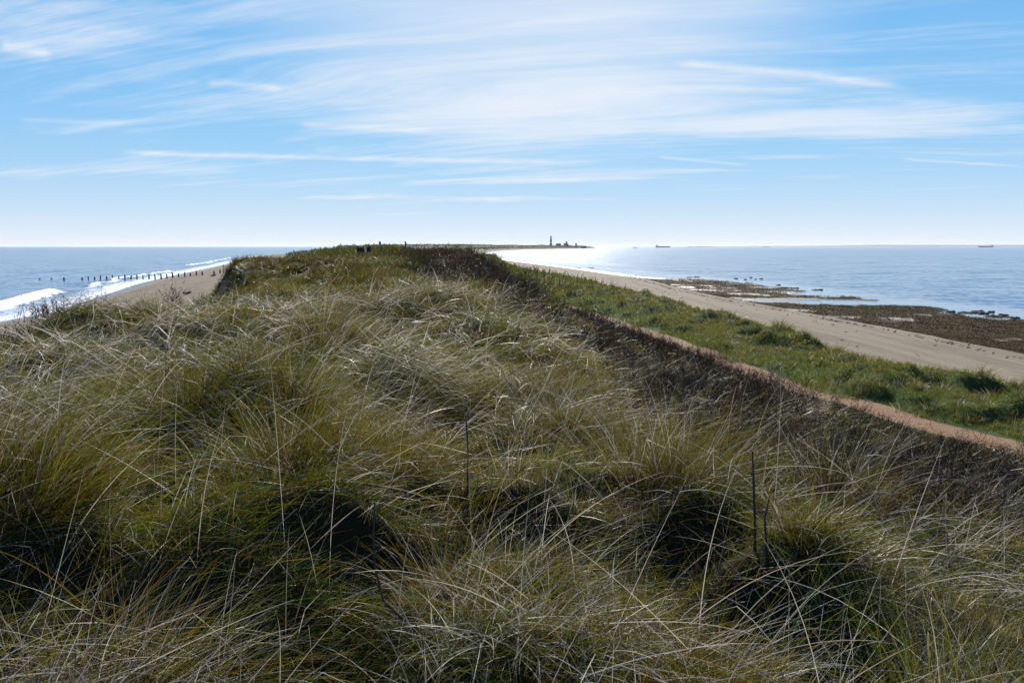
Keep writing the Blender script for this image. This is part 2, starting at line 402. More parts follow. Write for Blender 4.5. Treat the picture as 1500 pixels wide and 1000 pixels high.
cy.max_bounces = 5; cy.diffuse_bounces = 2; cy.glossy_bounces = 3; cy.transmission_bounces = 3; cy.transparent_max_bounces = 4; cy.volume_bounces = 0
cy.caustics_reflective = False; cy.caustics_refractive = False
cy.use_adaptive_sampling = True; cy.adaptive_threshold = .02
cy.sample_clamp_indirect = 6

# ------------------------------------------------------------------ ground material
m, nt = mat_new('ground'); n = N(nt)
ge = n('NewGeometry'); pos = ge.outputs['Position']
at = lambda k: n('Attribute', attribute_name=k).outputs['Fac']
sand = n.mix(n.noise(pos, 1.3, 6), (.22, .18, .122), (.275, .228, .16))
sand = n.mix(n.ramp(n.noise(pos, 9., 4, .7), .55, .75), sand, (.155, .125, .09))
sand = n.mix(n.ramp(n.noise(n.vmath('MULTIPLY', pos, (1, .35, 1)), 2.2, 6, .75), .60, .68), sand, (.14, .11, .08))
band = n.noise(n.vmath('MULTIPLY', pos, (1., .10, 1.)), .55, 6, .7)
sand = n.mix(n.math('MULTIPLY', n.ramp(band, .42, .66), .6), sand, (.125, .10, .07))
foot = n('TexVoronoi', {'Vector': n.vmath('MULTIPLY', pos, (1., .6, 1.)), 'Scale': 1.6, 'Randomness': 1.}).outputs[0]
sand = n.mix(n.math('MULTIPLY', n.ramp(foot, .22, .08), .35), sand, (.09, .07, .05))
wet = n.mix(n.noise(pos, .8, 4), (.13, .108, .082), (.20, .165, .125))
path_ = n.mix(n.noise(pos, 3.5, 6, .7), (.16, .088, .048), (.34, .22, .135))
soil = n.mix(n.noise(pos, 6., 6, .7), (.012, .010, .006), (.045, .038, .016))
turf = n.mix(n.noise(pos, 4., 5, .7), (.03, .05, .012), (.075, .10, .03))
weed = n.mix(n.noise(n.vmath('MULTIPLY', pos, (.5, 1, 1)), .9, 6, .7), (.020, .012, .005), (.060, .038, .015))
c = n.mix(at('wet'), sand, wet)
brk = n.math('MULTIPLY', n.math('SUBTRACT', n.noise(pos, 2.5, 4), .5), .6)
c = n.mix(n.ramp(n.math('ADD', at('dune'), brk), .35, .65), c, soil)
c = n.mix(n.ramp(n.math('ADD', at('turf'), brk), .35, .65), c, turf)
c = n.mix(n.ramp(n.math('ADD', at('path'), n.math('MULTIPLY', brk, 1.8)), .4, .65), c, path_)
c = n.mix(n.ramp(n.math('ADD', at('weed'), brk), .4, .6), c, weed)
rg = n.math('SUBTRACT', .9, n.math('MULTIPLY', at('wet'), .62))
b = n('BsdfPrincipled', {'Base Color': c, 'Roughness': rg, 'Specular IOR Level': n.math('ADD', .03, n.math('MULTIPLY', at('wet'), .4))})
bp = n('Bump', {'Height': n.noise(pos, 5., 6, .7), 'Strength': .5, 'Distance': .08}); n.link(bp.outputs[0], b.inputs['Normal'])
o = n('OutputMaterial'); n.link(b.outputs[0], o.inputs[0])
M_GROUND = m

# ------------------------------------------------------------------ ground sheet (polar grid round the viewpoint, split by kind of ground)
ang = np.concatenate([np.arange(-180, -50, 3.), np.arange(-50, 50, .25), np.arange(50, 180, 3.)])
rad = np.concatenate([np.geomspace(.25, 2, 24)[:-1], np.geomspace(2, 260, 400)[:-1], np.geomspace(260, 5200, 130)])
A, RR = np.meshgrid(np.radians(ang), rad)
GX, GY = RR * np.sin(A), RR * np.cos(A)
GZ = land(GX, GY)
nr, na = A.shape
att = {}
cl_, fl_, pa_, st_2, we_, sr_, slx = CRE_L(GY), FOOT_L(GY), PATH(GY), STRIP(GY), WEED(GY), SEA_R(GY), SEA_L(GY)
scale_w = 1 + GY.clip(0) / 500
att['dune'] = sstep(fl_ + 1, fl_ + 4, GX) * sstep(pa_ + .2, pa_ - .6, GX)
att['turf'] = sstep(pa_ + .3, pa_ + .9, GX) * sstep(st_2 + 2.6, st_2 + .8, GX)
att['path'] = sstep(.85, .45, np.abs(GX - pa_ + .45 * fbm(GY / 4., GY * 0, 5, 3))) * (GY < 400)
att['weed'] = weedmask(GX, GY)
att['wet'] = np.maximum(sstep(slx + 4.5, slx + 1.5, GX), sstep(.5, .2, GZ)) * sstep(900, 400, GY) * (1 - weedmask(GX, GY))
iv = np.arange(nr * na).reshape(nr, na)
a0 = iv[:-1, :]; a1 = iv[1:, :]
Q = np.stack([a0, np.roll(a0, -1, 1), np.roll(a1, -1, 1), a1], -1).reshape(-1, 4)[:, ::-1]
V = np.stack([GX, GY, GZ], -1).reshape(-1, 3)
def facemean(a): return a.ravel()[Q].mean(1)
fx, fy, fz = facemean(GX), facemean(GY), facemean(GZ)
fp, fw, fd, ft = (facemean(att[k]) for k in ('path', 'weed', 'dune', 'turf'))
kind = np.zeros(len(Q), int)
kind[(fz > -.6)] = np.where(fx < .5 * (CRE_L(fy) + CRE_R(fy)), 1, 2)[(fz > -.6)]
kind[(fd > .5) | (ft > .5)] = 3
kind[(fw > .5)] = 4
kind[(fp > .5)] = 5
for k, nm in enumerate(('seabed', 'sand_beach', 'sand_beach', 'dune_ground', 'mud_flat', 'path')):
    q = Q[kind == k]
    if not len(q): continue
    used, inv = np.unique(q, return_inverse=True)
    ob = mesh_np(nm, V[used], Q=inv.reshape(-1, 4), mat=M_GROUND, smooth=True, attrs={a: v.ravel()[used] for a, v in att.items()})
    tag(ob, kind='structure')

# fast lookup of the ground height near the camera
GLX, GLY, GS = -34., -1., .06
_gx = np.arange(GLX, 30, GS); _gy = np.arange(GLY, 92, GS)
_G = np.concatenate([land(*np.meshgrid(_gx[i:i + 200], _gy, indexing='ij')) for i in range(0, len(_gx), 200)])
_land = land
def land(x, y):
    fx = (x - GLX) / GS; fy = (y - GLY) / GS
    inside = (fx > 0) & (fx < len(_gx) - 2) & (fy > 0) & (fy < len(_gy) - 2)
    if inside.all():
        xi = fx.astype(int); yi = fy.astype(int); a = fx - xi; b = fy - yi
        return _G[xi, yi] * (1 - a) * (1 - b) + _G[xi + 1, yi] * a * (1 - b) + _G[xi, yi + 1] * (1 - a) * b + _G[xi + 1, yi + 1] * a * b
    out = np.empty(np.shape(x))
    if inside.any(): out[inside] = land(x[inside], y[inside])
    out[~inside] = _land(x[~inside], y[~inside]); return out

# ------------------------------------------------------------------ sea
m, nt = mat_new('sea_water'); n = N(nt)
ge = n('NewGeometry'); pos = ge.outputs['Position']
at = lambda k: n('Attribute', attribute_name=k).outputs['Fac']
foam = at('foam'); calm = at('calm'); left = at('left')
pv = n.vmath('MULTIPLY', pos, (.55, 1., 1.))
w3 = n.noise(n.vmath('MULTIPLY', pos, (.2, 1., 1.)), .05, 4, .6)
def slope(sc_, vec, amp_, det=3.):
    t_ = n('TexNoise', {'Vector': vec, 'Scale': sc_, 'Detail': det, 'Roughness': .6}).outputs[1]
    return n('VectorMath', {0: n.vmath('SUBTRACT', t_, (.5, .5, .5)), 'Scale': amp_}, operation='SCALE').outputs[0]
sl = n.vmath('ADD', slope(.16, pv, .45, 3.), slope(1.15, pv, .80, 4.))
gust = n.math('ADD', .65, n.math('MULTIPLY', n.ramp(n.noise(n.vmath('MULTIPLY', pos, (.35, 1., 1.)), .02, 4, .6), .35, .65), .6))
amp = n.math('MULTIPLY', n.math('SUBTRACT', 1.0, n.math('MULTIPLY', calm, .92)), gust)
sl = n('VectorMath', {0: sl, 'Scale': amp}, operation='SCALE').outputs[0]
wnrm = n.vmath('NORMALIZE', n.vmath('ADD', n.vmath('MULTIPLY', sl, (1., 1., 0.)), ge.outputs['Normal']))
deep = n.mix(n.ramp(w3, .35, .7), (.020, .072, .16), (.036, .108, .21))
deep = n.mix(n.math('MULTIPLY', calm, .75), deep, (.24, .25, .25))
fn = n.noise(n.vmath('MULTIPLY', pos, (1., .8, 1.)), .55, 8, .72, 1.2)
fm = n.ramp(n.math('ADD', foam, n.math('MULTIPLY', n.math('SUBTRACT', fn, .5), 2.0)), .44, .66)
fm = n.math('MULTIPLY', fm, n.ramp(foam, .02, .15))
col = n.mix(fm, deep, (.80, .82, .84))
rg = n.math('ADD', n.math('MULTIPLY', fm, .6), n.math('SUBTRACT', .13, n.math('MULTIPLY', calm, .03)), clamp=True)
b = n('BsdfPrincipled', {'Base Color': col, 'Roughness': rg, 'IOR': 1.33, 'Specular IOR Level': .5, 'Normal': wnrm})
o = n('OutputMaterial'); n.link(b.outputs[0], o.inputs[0])
M_SEA = m
ang = np.concatenate([np.arange(-180, -50, 5.), np.arange(-50, 50, .3), np.arange(50, 180, 5.)])
rad = np.concatenate([[20.], np.geomspace(40, 500, 330)[:-1], np.geomspace(500, 60000, 120)])
A, RR = np.meshgrid(np.radians(ang), rad)
SX, SY = RR * np.sin(A), RR * np.cos(A)
slx, srx = SEA_L(SY), SEA_R(SY)
mid = .5 * (CRE_L(SY) + CRE_R(SY))
isl = (SX < mid) & (SY < 3700)
dl = np.where(isl, slx - SX, -99); dr = np.where(~isl & (SY < 3700), SX - srx, 999)
# left surf: a breaking wave and washed foam behind it
wig = 2.2 * fbm(SY / 22., SY * 0 + 2, 1, 3)
bw = W(40, 437, z=0.3)
SZ = np.zeros_like(SX)
brk_x = np.interp(SY, [60, 90, 115, 138, 160, 175], [-55, -66, -76, -85, -92.5, -98]) + .35 * wig
db = SX - brk_x
inb = sstep(163, 154, SY) * (SY > 30)
ridge = np.exp(-(np.where(db > 0, db / 1.1, db / 3.2)) ** 2) * inb
brk2_x = slx - 9 - 1.6 * wig
ridge2 = np.exp(-((SX - brk2_x) / 1.6) ** 2) * sstep(150, 185, SY) * sstep(330, 280, SY)
ridge3 = np.exp(-((SX - slx + 14 + wig) / 2.5) ** 2) * sstep(330, 380, SY) * sstep(800, 600, SY)
SZ += .75 * ridge + .6 * ridge2 * (.6 + fbm(SY / 8., SX / 8., 3, 2)) + .5 * ridge3
swell = np.where(isl & (dl > 0), .10 * np.sin(dl * .5 + 1.5 * fbm(SX / 15, SY / 15, 2, 2)) * sstep(0, 12, dl) * sstep(120, 40, dl), 0)
SZ += swell * (SY < 500)
foam_ = .95 * np.exp(-(np.where(db > 0, db / (2.8 + 1.6 * fbm(SX / 3, SY / 3, 4, 2)), db / 1.5)) ** 2) * inb
foam_ = np.maximum(foam_, .72 * sstep(13, 1, dl + wig) * isl * (dl > -12) * sstep(1500, 600, SY))
foam_ = np.maximum(foam_, .52 * sstep(22, 12, dl) * isl * (dl > 0) * sstep(160, 60, SY))
foam_ = np.maximum(foam_, .85 * ridge2); foam_ = np.maximum(foam_, .8 * ridge3)
foam_ = np.maximum(foam_, .6 * sstep(14, 3, dl) * isl * (dl > -9) * (SY > 150) * sstep(900, 400, SY))
foam_ = np.maximum(foam_, .30 * sstep(5, 0, np.abs(dr - 2)) * (dr < 20) * (SY > 150))
calm_ = np.where(dr < 900, sstep(16, 2, dr + 5 * fbm(SX / 20, SY / 5, 2, 3)), 0) * sstep(1400, 700, SY)
calm_ = np.maximum(calm_, .35 * sstep(12, 0, dl) * isl)
LZ = np.where(SY < 3700, _land(SX, SY), -5)
SZ = np.where(isl & (dl < 3), np.minimum(SZ, .0) + .02, SZ)
nr, na = A.shape
iv = np.arange(nr * na).reshape(nr, na); a0 = iv[:-1]; a1 = iv[1:]
Q = np.stack([a0, np.roll(a0, -1, 1), np.roll(a1, -1, 1), a1], -1).reshape(-1, 4)[:, ::-1]
keep = LZ.ravel()[Q].min(1) < .45
Q = Q[keep]; used, inv = np.unique(Q, return_inverse=True)
V = np.stack([SX, SY, SZ], -1).reshape(-1, 3)
tag(mesh_np('sea', V[used], Q=inv.reshape(-1, 4), mat=M_SEA, smooth=True,
            attrs={'foam': foam_.ravel()[used], 'calm': calm_.ravel()[used], 'left': isl.astype(float).ravel()[used]}), kind='structure')

# ------------------------------------------------------------------ vegetation
HALF = R(50)
def scatter(r0, r1, dens, half=HALF):
    n_ = int(dens * half * (r1 * r1 - r0 * r0))
    r = np.sqrt(rng.uniform(r0 * r0, r1 * r1, n_)); a = rng.uniform(-half, half, n_)
    return r * np.sin(a), r * np.cos(a)
def jgrid(r0, r1, s, half=HALF):
    xs = np.arange(-r1, r1, s); ys = np.arange(0, r1, s)
    x, y = np.meshgrid(xs, ys); x = x.ravel() + rng.uniform(-.5, .5, x.size) * s; y = y.ravel() + rng.uniform(-.5, .5, y.size) * s
    r = np.hypot(x, y); k = (r > r0) & (r < r1) & (np.abs(np.arctan2(x, y)) < half)
    return x[k], y[k]
def flank_grass(x, y):
    return .8 * sstep(.06, .2, fbm(x / 1.5 + 40, y / 2.6, 7, 2)) * sstep(-2.0, -3.2, x - PATH(y)) * sstep(-.3, .6, x - MAR_R(y)) * sstep(40, 28, y)
def marram_zone(x, y):
    e = (1.3 + .9 * sstep(12, 5, y)) * fbm(x / 2.2, y / 3.6, 4, 3)
    z = sstep(FOOT_L(y) - .5, FOOT_L(y) + 1.5, x) * sstep(.8, -.2, x + e - MAR_R(y))
    z = np.maximum(z, flank_grass(x, y))
    # dark scrub patches on the far crest and the left shoulder
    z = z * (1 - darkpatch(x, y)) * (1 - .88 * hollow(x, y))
    return z
def darkpatch(x, y):
    d = 0
    for cx, cy_, rx, ry in ((.6, 36, 2.6, 6), (-1.5, 46, 2.6, 6), (-4.5, 50, 2.6, 7), (-23.2, 56, 1.5, 7), (-11.5, 17.5, 2.4, 2.4), (-14, 24, 2.5, 3), (-7, 58, 4, 3.0), (-13, 50, 3.2, 3)):
        d = np.maximum(d, sstep(1.25, .75, ((x - cx) / rx) ** 2 + ((y - cy_) / ry) ** 2 + .5 * fbm(x / 1.8, y / 2.5, 6, 2)))
    return d
def scrub_zone(x, y):
    e = (1.3 + .9 * sstep(12, 5, y)) * fbm(x / 2.2, y / 3.6, 4, 3)
    z = sstep(-.2, .8, x + e - MAR_R(y)) * sstep(-.6, -1.3, x - PATH(y) + 1.5 * fbm(x / 1.5, y / 2.5, 2, 3))
    return np.maximum(z * (1 - .8 * flank_grass(x, y)), darkpatch(x, y))

SPECIAL = []      # the big tussocks that are things of their own: filled below
def special(u, v, drop, **kw):
    p = W(u, v, z=CAM_Z - drop); SPECIAL.append((p[0], p[1], kw))
EAST = 0.0
# (pixel of the base), drop of the base under the eye, then its look
special(975, 655, 1.45, n=2600, rad=.48, L=.95, az=.35, lean=.22, spread=.75, w=(.3,2.,3.,2.4,1.8,1.8), label='big fanned straw tussock before the path, stems flung right')
special(745, 845, 1.52, n=1700, rad=.48, L=.50, az=-1.2, lean=.45, spread=1.2, w=(.2,.9,2.,3,.7,3), label='flattened grey tussock combed over a dark hollow at the bottom middle')
special(430, 720, 1.55, n=1500, rad=.30, L=.98, az=1.1, lean=.08, spread=.42, w=(2.,3.,3.,1.,3.,.6), label='tall upright green and ochre tussock in the near left middle, highest clump there')
special(600, 675, 1.42, n=1300, rad=.26, L=.62, az=.2, lean=.1, spread=.5, w=(.3,1.,2.5,1.,5.,.6), label='golden brown upright tussock beside the dark gap in the middle of the dune')
special(465, 478, 1.25, n=1700, rad=.75, L=.85, az=.2, lean=.25, spread=.95, w=(.2,1.,2.,2.5,1.5,3), label='grey hollow tussock arching over a round dark hole below the sea horizon')
special(395, 592, 1.45, n=1400, rad=.36, L=.95, az=.6, lean=.1, spread=.6, w=(3.,2.,2.,1.2,1.,1.), label='blue-green tussock with a black shaded foot left of centre')
special(820, 600, 1.40, n=1800, rad=.42, L=.6, az=-.8, lean=.25, spread=1.1, w=(.3,1.,1.6,3,1,2.6), label='pale silvery tussock drooping just left of the big fanned one')
special(262, 610, 1.45, n=1400, rad=.42, L=.8, az=2.6, lean=.15, spread=.9, w=(2,3,2,1.2,1.5,1.), label='olive tussock with crossing pale stems on the left slope')
special(1172, 800, 1.60, n=800, rad=.24, L=.36, az=-.6, lean=.15, spread=1.0, w=(.8,2,2.5,2.5,1.5,1.5), label='small round tussock beside the two dark sticks at the right')
special(1045, 975, 1.58, n=1300, rad=.24, L=.42, az=.6, lean=.1, spread=.85, w=(.5,1.,1.6,.6,5.,.4), label='short rust brown tussock at the bottom edge right of centre')
special(205, 935, 1.60, n=1200, rad=.42, L=.62, az=.25, lean=.8, spread=.6, w=(.3,1.,2.2,3,1.4,2.6), label='long grey tussock swept flat to the right in the bottom left corner')
special(30, 760, 1.55, n=1600, rad=.40, L=.95, az=.35, lean=.55, spread=.5, w=(2.,3.,3.,1.6,2.5,1.), label='large green straw tussock at the left edge, leaning in over the mat')
special(622, 412, .95, n=1500, rad=.8, L=.8, az=.1, lean=.2, spread=.8, w=(.05,.1,1.,6,.3,4), label='bleached silver tussock on the far crest in front of the dark scrub')
special(800, 520, 1.30, n=2000, rad=.62, L=.95, az=.2, lean=.18, spread=.6, w=(.8,3,3.,1.5,3.,.6), label='tall yellow olive tussock at the edge of the scrub, behind the silvery one')
special(1390, 985, 1.60, n=700, rad=.26, L=.9, az=.5, lean=.2, spread=.45, w=(3.,2.,2.,1.4,.8,.8), label='loose blue-green tussock in the bottom right corner')
special(1235, 690, 1.72, n=620, rad=.20, L=.95, az=.25, lean=.22, spread=.75, w=(.3,1.5,3.,3,1.,1.), label='thin tussock with long white stems in front of the brown scrub')
for i, (x, y, kw) in enumerate(SPECIAL):
    n_ = kw['n']; bx, by, az, tl = tussock_blades(x, y, n_, kw['rad'], kw['L'], kw['az'], kw['lean'], kw['spread'], None)
    L = kw['L'] * rng.uniform(.3, 1.05, n_); d = math.hypot(x, y)
    Pp = np.stack([bx, by, land(bx, by) - .02], 1)
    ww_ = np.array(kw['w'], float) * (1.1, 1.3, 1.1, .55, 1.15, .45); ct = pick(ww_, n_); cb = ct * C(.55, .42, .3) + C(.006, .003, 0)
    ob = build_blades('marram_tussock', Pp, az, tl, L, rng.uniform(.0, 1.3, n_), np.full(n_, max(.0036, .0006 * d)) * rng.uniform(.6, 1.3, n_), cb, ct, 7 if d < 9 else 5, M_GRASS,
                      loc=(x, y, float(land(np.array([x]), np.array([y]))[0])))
    tag(ob, kw['label'], 'grass tussock', 'marram tussocks on the dune')

def carpet(x, y): return sstep(-.10, .05, fbm(x / 1.5 + 31, y / 1.7, 2, 3)) * sstep(22, 12, y)
def blades_mass(name, rings, zone, mat, label=None):
    """rings: (r0, r1, tussock spacing, blades each, segs, width)"""
    parts = []
    for (r0, r1, s, nb, segs, wd) in rings:
        tx, ty = jgrid(r0, r1, s)
        k = (rng.rand(len(tx)) < zone(tx, ty) * np.where(fbm(tx / .9, ty / .9, 3, 2) > -.06, .95, .14) * (1 - .82 * carpet(tx, ty))); tx, ty = tx[k], ty[k]
        if not len(tx): continue
        patch_ = fbm(tx / 3.0, ty / 4.0, 5, 3); dry = fbm(tx / 2.2 + 9, ty / 2.6, 1, 3)
        sz = (.55 + .45 * rng.rand(len(tx)) + .5 * patch_).clip(.35, 1.3)
        nn = (nb * (.5 + sz * .6)).astype(int)
        idx = np.repeat(np.arange(len(tx)), nn); m_ = len(idx)
        rr = (s * .5) * np.sqrt(rng.rand(m_)) * (.55 + .5 * sz[idx]); th = rng.uniform(0, 2 * np.pi, m_)
        x = tx[idx] + rr * np.cos(th); y = ty[idx] + rr * np.sin(th)
        lean_az = (4. * fbm(tx / 3., ty / 3., 2, 2))[idx] + rng.normal(0, .3, len(tx))[idx]
        lean = (.10 + .65 * rng.rand(len(tx)) ** 1.5)[idx]
        sp = rng.uniform(.35, .95, len(tx))[idx]
        ot = sp * (rr / (s * .5)) * rng.uniform(.5, 1.3, m_)
        vx = np.cos(th) * ot + np.cos(lean_az) * lean + rng.normal(0, .24, m_); vy = np.sin(th) * ot + np.sin(lean_az) * lean + rng.normal(0, .24, m_)
        L = (.24 + .34 * sz[idx]) * rng.uniform(.4, 1.15, m_) * (.72 + .28 * sstep(3, 8, ty[idx]))
        # colours drift between green, straw, ochre and dead patches
        kinds = np.array([(3.4,4.0,1.4,.3,1,.1), (.8,2.6,2.8,.4,3.0,.2), (.7,1.8,2.0,1.4,1.4,1.0), (1.8,4.0,2.2,.5,1.4,.2)])
        kk = np.clip(((dry + .75) * 2.4 + rng.normal(0, .55, len(tx))).astype(int), 0, 3)
        ct = np.empty((m_, 3))
        for q in range(4):
            s_ = kk[idx] == q
            if s_.any(): ct[s_] = pick(kinds[q], s_.sum())
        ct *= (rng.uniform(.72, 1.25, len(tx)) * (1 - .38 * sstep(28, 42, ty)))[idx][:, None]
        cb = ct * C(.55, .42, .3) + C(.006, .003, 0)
        P_ = np.stack([x, y, land(x, y) - .02], 1)
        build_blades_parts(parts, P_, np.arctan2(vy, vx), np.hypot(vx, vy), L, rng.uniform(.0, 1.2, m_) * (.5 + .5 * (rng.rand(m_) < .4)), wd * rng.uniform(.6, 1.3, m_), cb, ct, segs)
    return parts
def build_blades_parts(parts, *a): parts.append(a)
def join_parts(name, parts, mat, label=None, **kw):
    obs = []
    for a in parts:
        P_, az, tl, L, dr_, w_, cb, ct, segs = a
        obs.append(build_blades(name, P_, az, tl, L, dr_, w_, cb, ct, segs, mat, **kw))
    # merge the rings into ONE object
    if len(obs) > 1:
        vs, tu, bc, qs, off = [], [], [], [], 0
        for o_ in obs:
            me = o_.data; nv = len(me.vertices); v_ = np.empty(nv * 3, np.float32); me.vertices.foreach_get('co', v_); vs.append(v_.reshape(-1, 3))
            for k_, l_ in (('tu', tu), ('bcol', bc)):
                q_ = np.empty(nv * 3, np.float32); me.attributes[k_].data.foreach_get('vector', q_); l_.append(q_.reshape(-1, 3))
            q_ = np.empty(len(me.loops), np.int32); me.loops.foreach_get('vertex_index', q_); qs.append(q_.reshape(-1, 4) + off); off += nv
            bpy.data.objects.remove(o_); bpy.data.meshes.remove(me)
        ob = mesh_np(name, np.concatenate(vs), Q=np.concatenate(qs), mat=mat, attrs={'tu': np.concatenate(tu), 'bcol': np.concatenate(bc)})
    else: ob = obs[0]
    ob.name = name
    return tag(ob, label, None, None, 'stuff')

# standing marram over the whole dune back
parts = blades_mass('marram_grass', [(1.5, 5, .46, 130, 6, .0046), (5, 10, .55, 170, 5, .0062), (10, 20, .7, 240, 4, .0085), (20, 40, 1.0, 230, 3, .018), (40, 80, 1.5, 210, 3, .034)], marram_zone, M_GRASS)
join_parts('marram_grass', parts, M_GRASS)
# flattened thatch between the tussocks
parts = []
for r0, r1, dens, segs, wd, ll in ((1.4, 5, 2800, 4, .0040, .30), (5, 10, 1300, 4, .0055, .32), (10, 20, 500, 3, .0085, .30), (20, 40, 130, 3, .018, .36), (40, 75, 32, 2, .036, .42)):
    x, y = scatter(r0, r1, dens); k = rng.rand(len(x)) < np.maximum(marram_zone(x, y), .12 * scrub_zone(x, y)) * (.14 + .86 * sstep(-.2, -.05, fbm(x / .55, y / .55, 3, 2))); x, y = x[k], y[k]; m_ = len(x)
    f1 = fbm(x / 1.1, y / 1.1, 3, 3)
    ct = np.where((f1 > .0)[:, None], pick((1.4, 2.6, 2.2, 1.8, 1.2, 1.0), m_), pick((2.6, 3.4, 2, .5, 2.0, .3), m_) * 1.15)
    flat = rng.rand(m_) < .7
    az = np.where(rng.rand(m_) < .6, rng.normal(0, .8, m_), rng.uniform(-np.pi, np.pi, m_)) + 1.5 * fbm(x / 1.5, y / 1.5, 0, 2)
    tl = np.where(flat, rng.normal(1.25, .25, m_), rng.normal(.5, .3, m_)); L = ll * rng.uniform(.5, 1.5, m_) * np.where(flat, 1, .6)
    parts.append((np.stack([x, y, land(x, y) + rng.uniform(0, .07, m_) * flat], 1), az, tl, L, rng.uniform(.1, .8, m_), wd * rng.uniform(.6, 1.3, m_), ct * .8, ct, segs))
for r0, r1, dens, segs, wd in ((1.4, 5, 470, 7, .0038), (5, 10, 300, 6, .0052), (10, 22, 110, 4, .010)):
    x, y = scatter(r0, r1, dens); k = rng.rand(len(x)) < marram_zone(x, y) * (vn(x / .7 + 5, y / .7, 5) > .42); x, y = x[k], y[k]; m_ = len(x)
    ct = pick((.6, 1.4, 2, 4.5, .5, 1.5), m_); sw = 3.2 * fbm(x / 1.3 + 3, y / 1.3, 4, 2) + np.where(rng.rand(m_) < .35, np.pi, 0)
    parts.append((np.stack([x, y, land(x, y) + rng.uniform(.02, .26, m_)], 1), sw + rng.normal(0, .45, m_), rng.normal(1.15, .25, m_), rng.uniform(.28, .8, m_), rng.uniform(.2, .9, m_), wd * rng.uniform(.7, 1.3, m_), ct, ct, segs))
join_parts('grass_thatch', parts, M_GRASS)
# fine short grass and moss growing in carpets between the tussocks
parts = []
for r0, r1, dens, wd in ((1.4, 5, 5200, .0030), (5, 10, 2600, .0042), (10, 22, 700, .009)):
    x, y = scatter(r0, r1, dens); k = rng.rand(len(x)) < np.maximum(marram_zone(x, y) * (.16 + .84 * carpet(x, y)), .35 * scrub_zone(x, y) * (x < 5.5) * (y < 12)); x, y = x[k], y[k]; m_ = len(x)
    hue = sstep(-.2, .25, fbm(x / 1.3 + 7, y / 1.3, 5, 3) + rng.normal(0, .08, m_))[:, None]; dead_ = (rng.rand(m_) < .16)[:, None]
    ct = np.where(dead_, C(.42, .39, .30), C(.14, .17, .014) * (1 - hue) + C(.22, .145, .015) * hue) * rng.uniform(.55, 1.4, (m_, 1))
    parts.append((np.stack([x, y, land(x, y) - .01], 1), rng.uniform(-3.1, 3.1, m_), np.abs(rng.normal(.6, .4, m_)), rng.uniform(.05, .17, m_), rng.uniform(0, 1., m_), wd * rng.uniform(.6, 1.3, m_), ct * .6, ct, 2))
join_parts('short_grass', parts, M_TURF)
# long single stems standing out of the mass
x, y = np.concatenate([scatter(1.6, 4, 26), scatter(4, 9, 15), scatter(9, 22, 5)], 1)
k = rng.rand(len(x)) < np.maximum(marram_zone(x, y), .35 * scrub_zone(x, y) * (y < 11)); x, y = x[k], y[k]; m_ = len(x); d = np.hypot(x, y)
ct = pick((.7, .8, 1.5, 7, .3, 1), m_)
join_parts('long_grass_stems', [(np.stack([x, y, land(x, y)], 1), rng.normal(.3, 1.3, m_), np.abs(rng.normal(.55, .35, m_)), rng.uniform(.5, 1.1, m_), rng.uniform(.0, .7, m_), np.maximum(.0034, .00062 * d) * rng.uniform(.7, 1.35, m_), ct, ct, 10)], M_GRASS, curl=.2, kinks=.3)

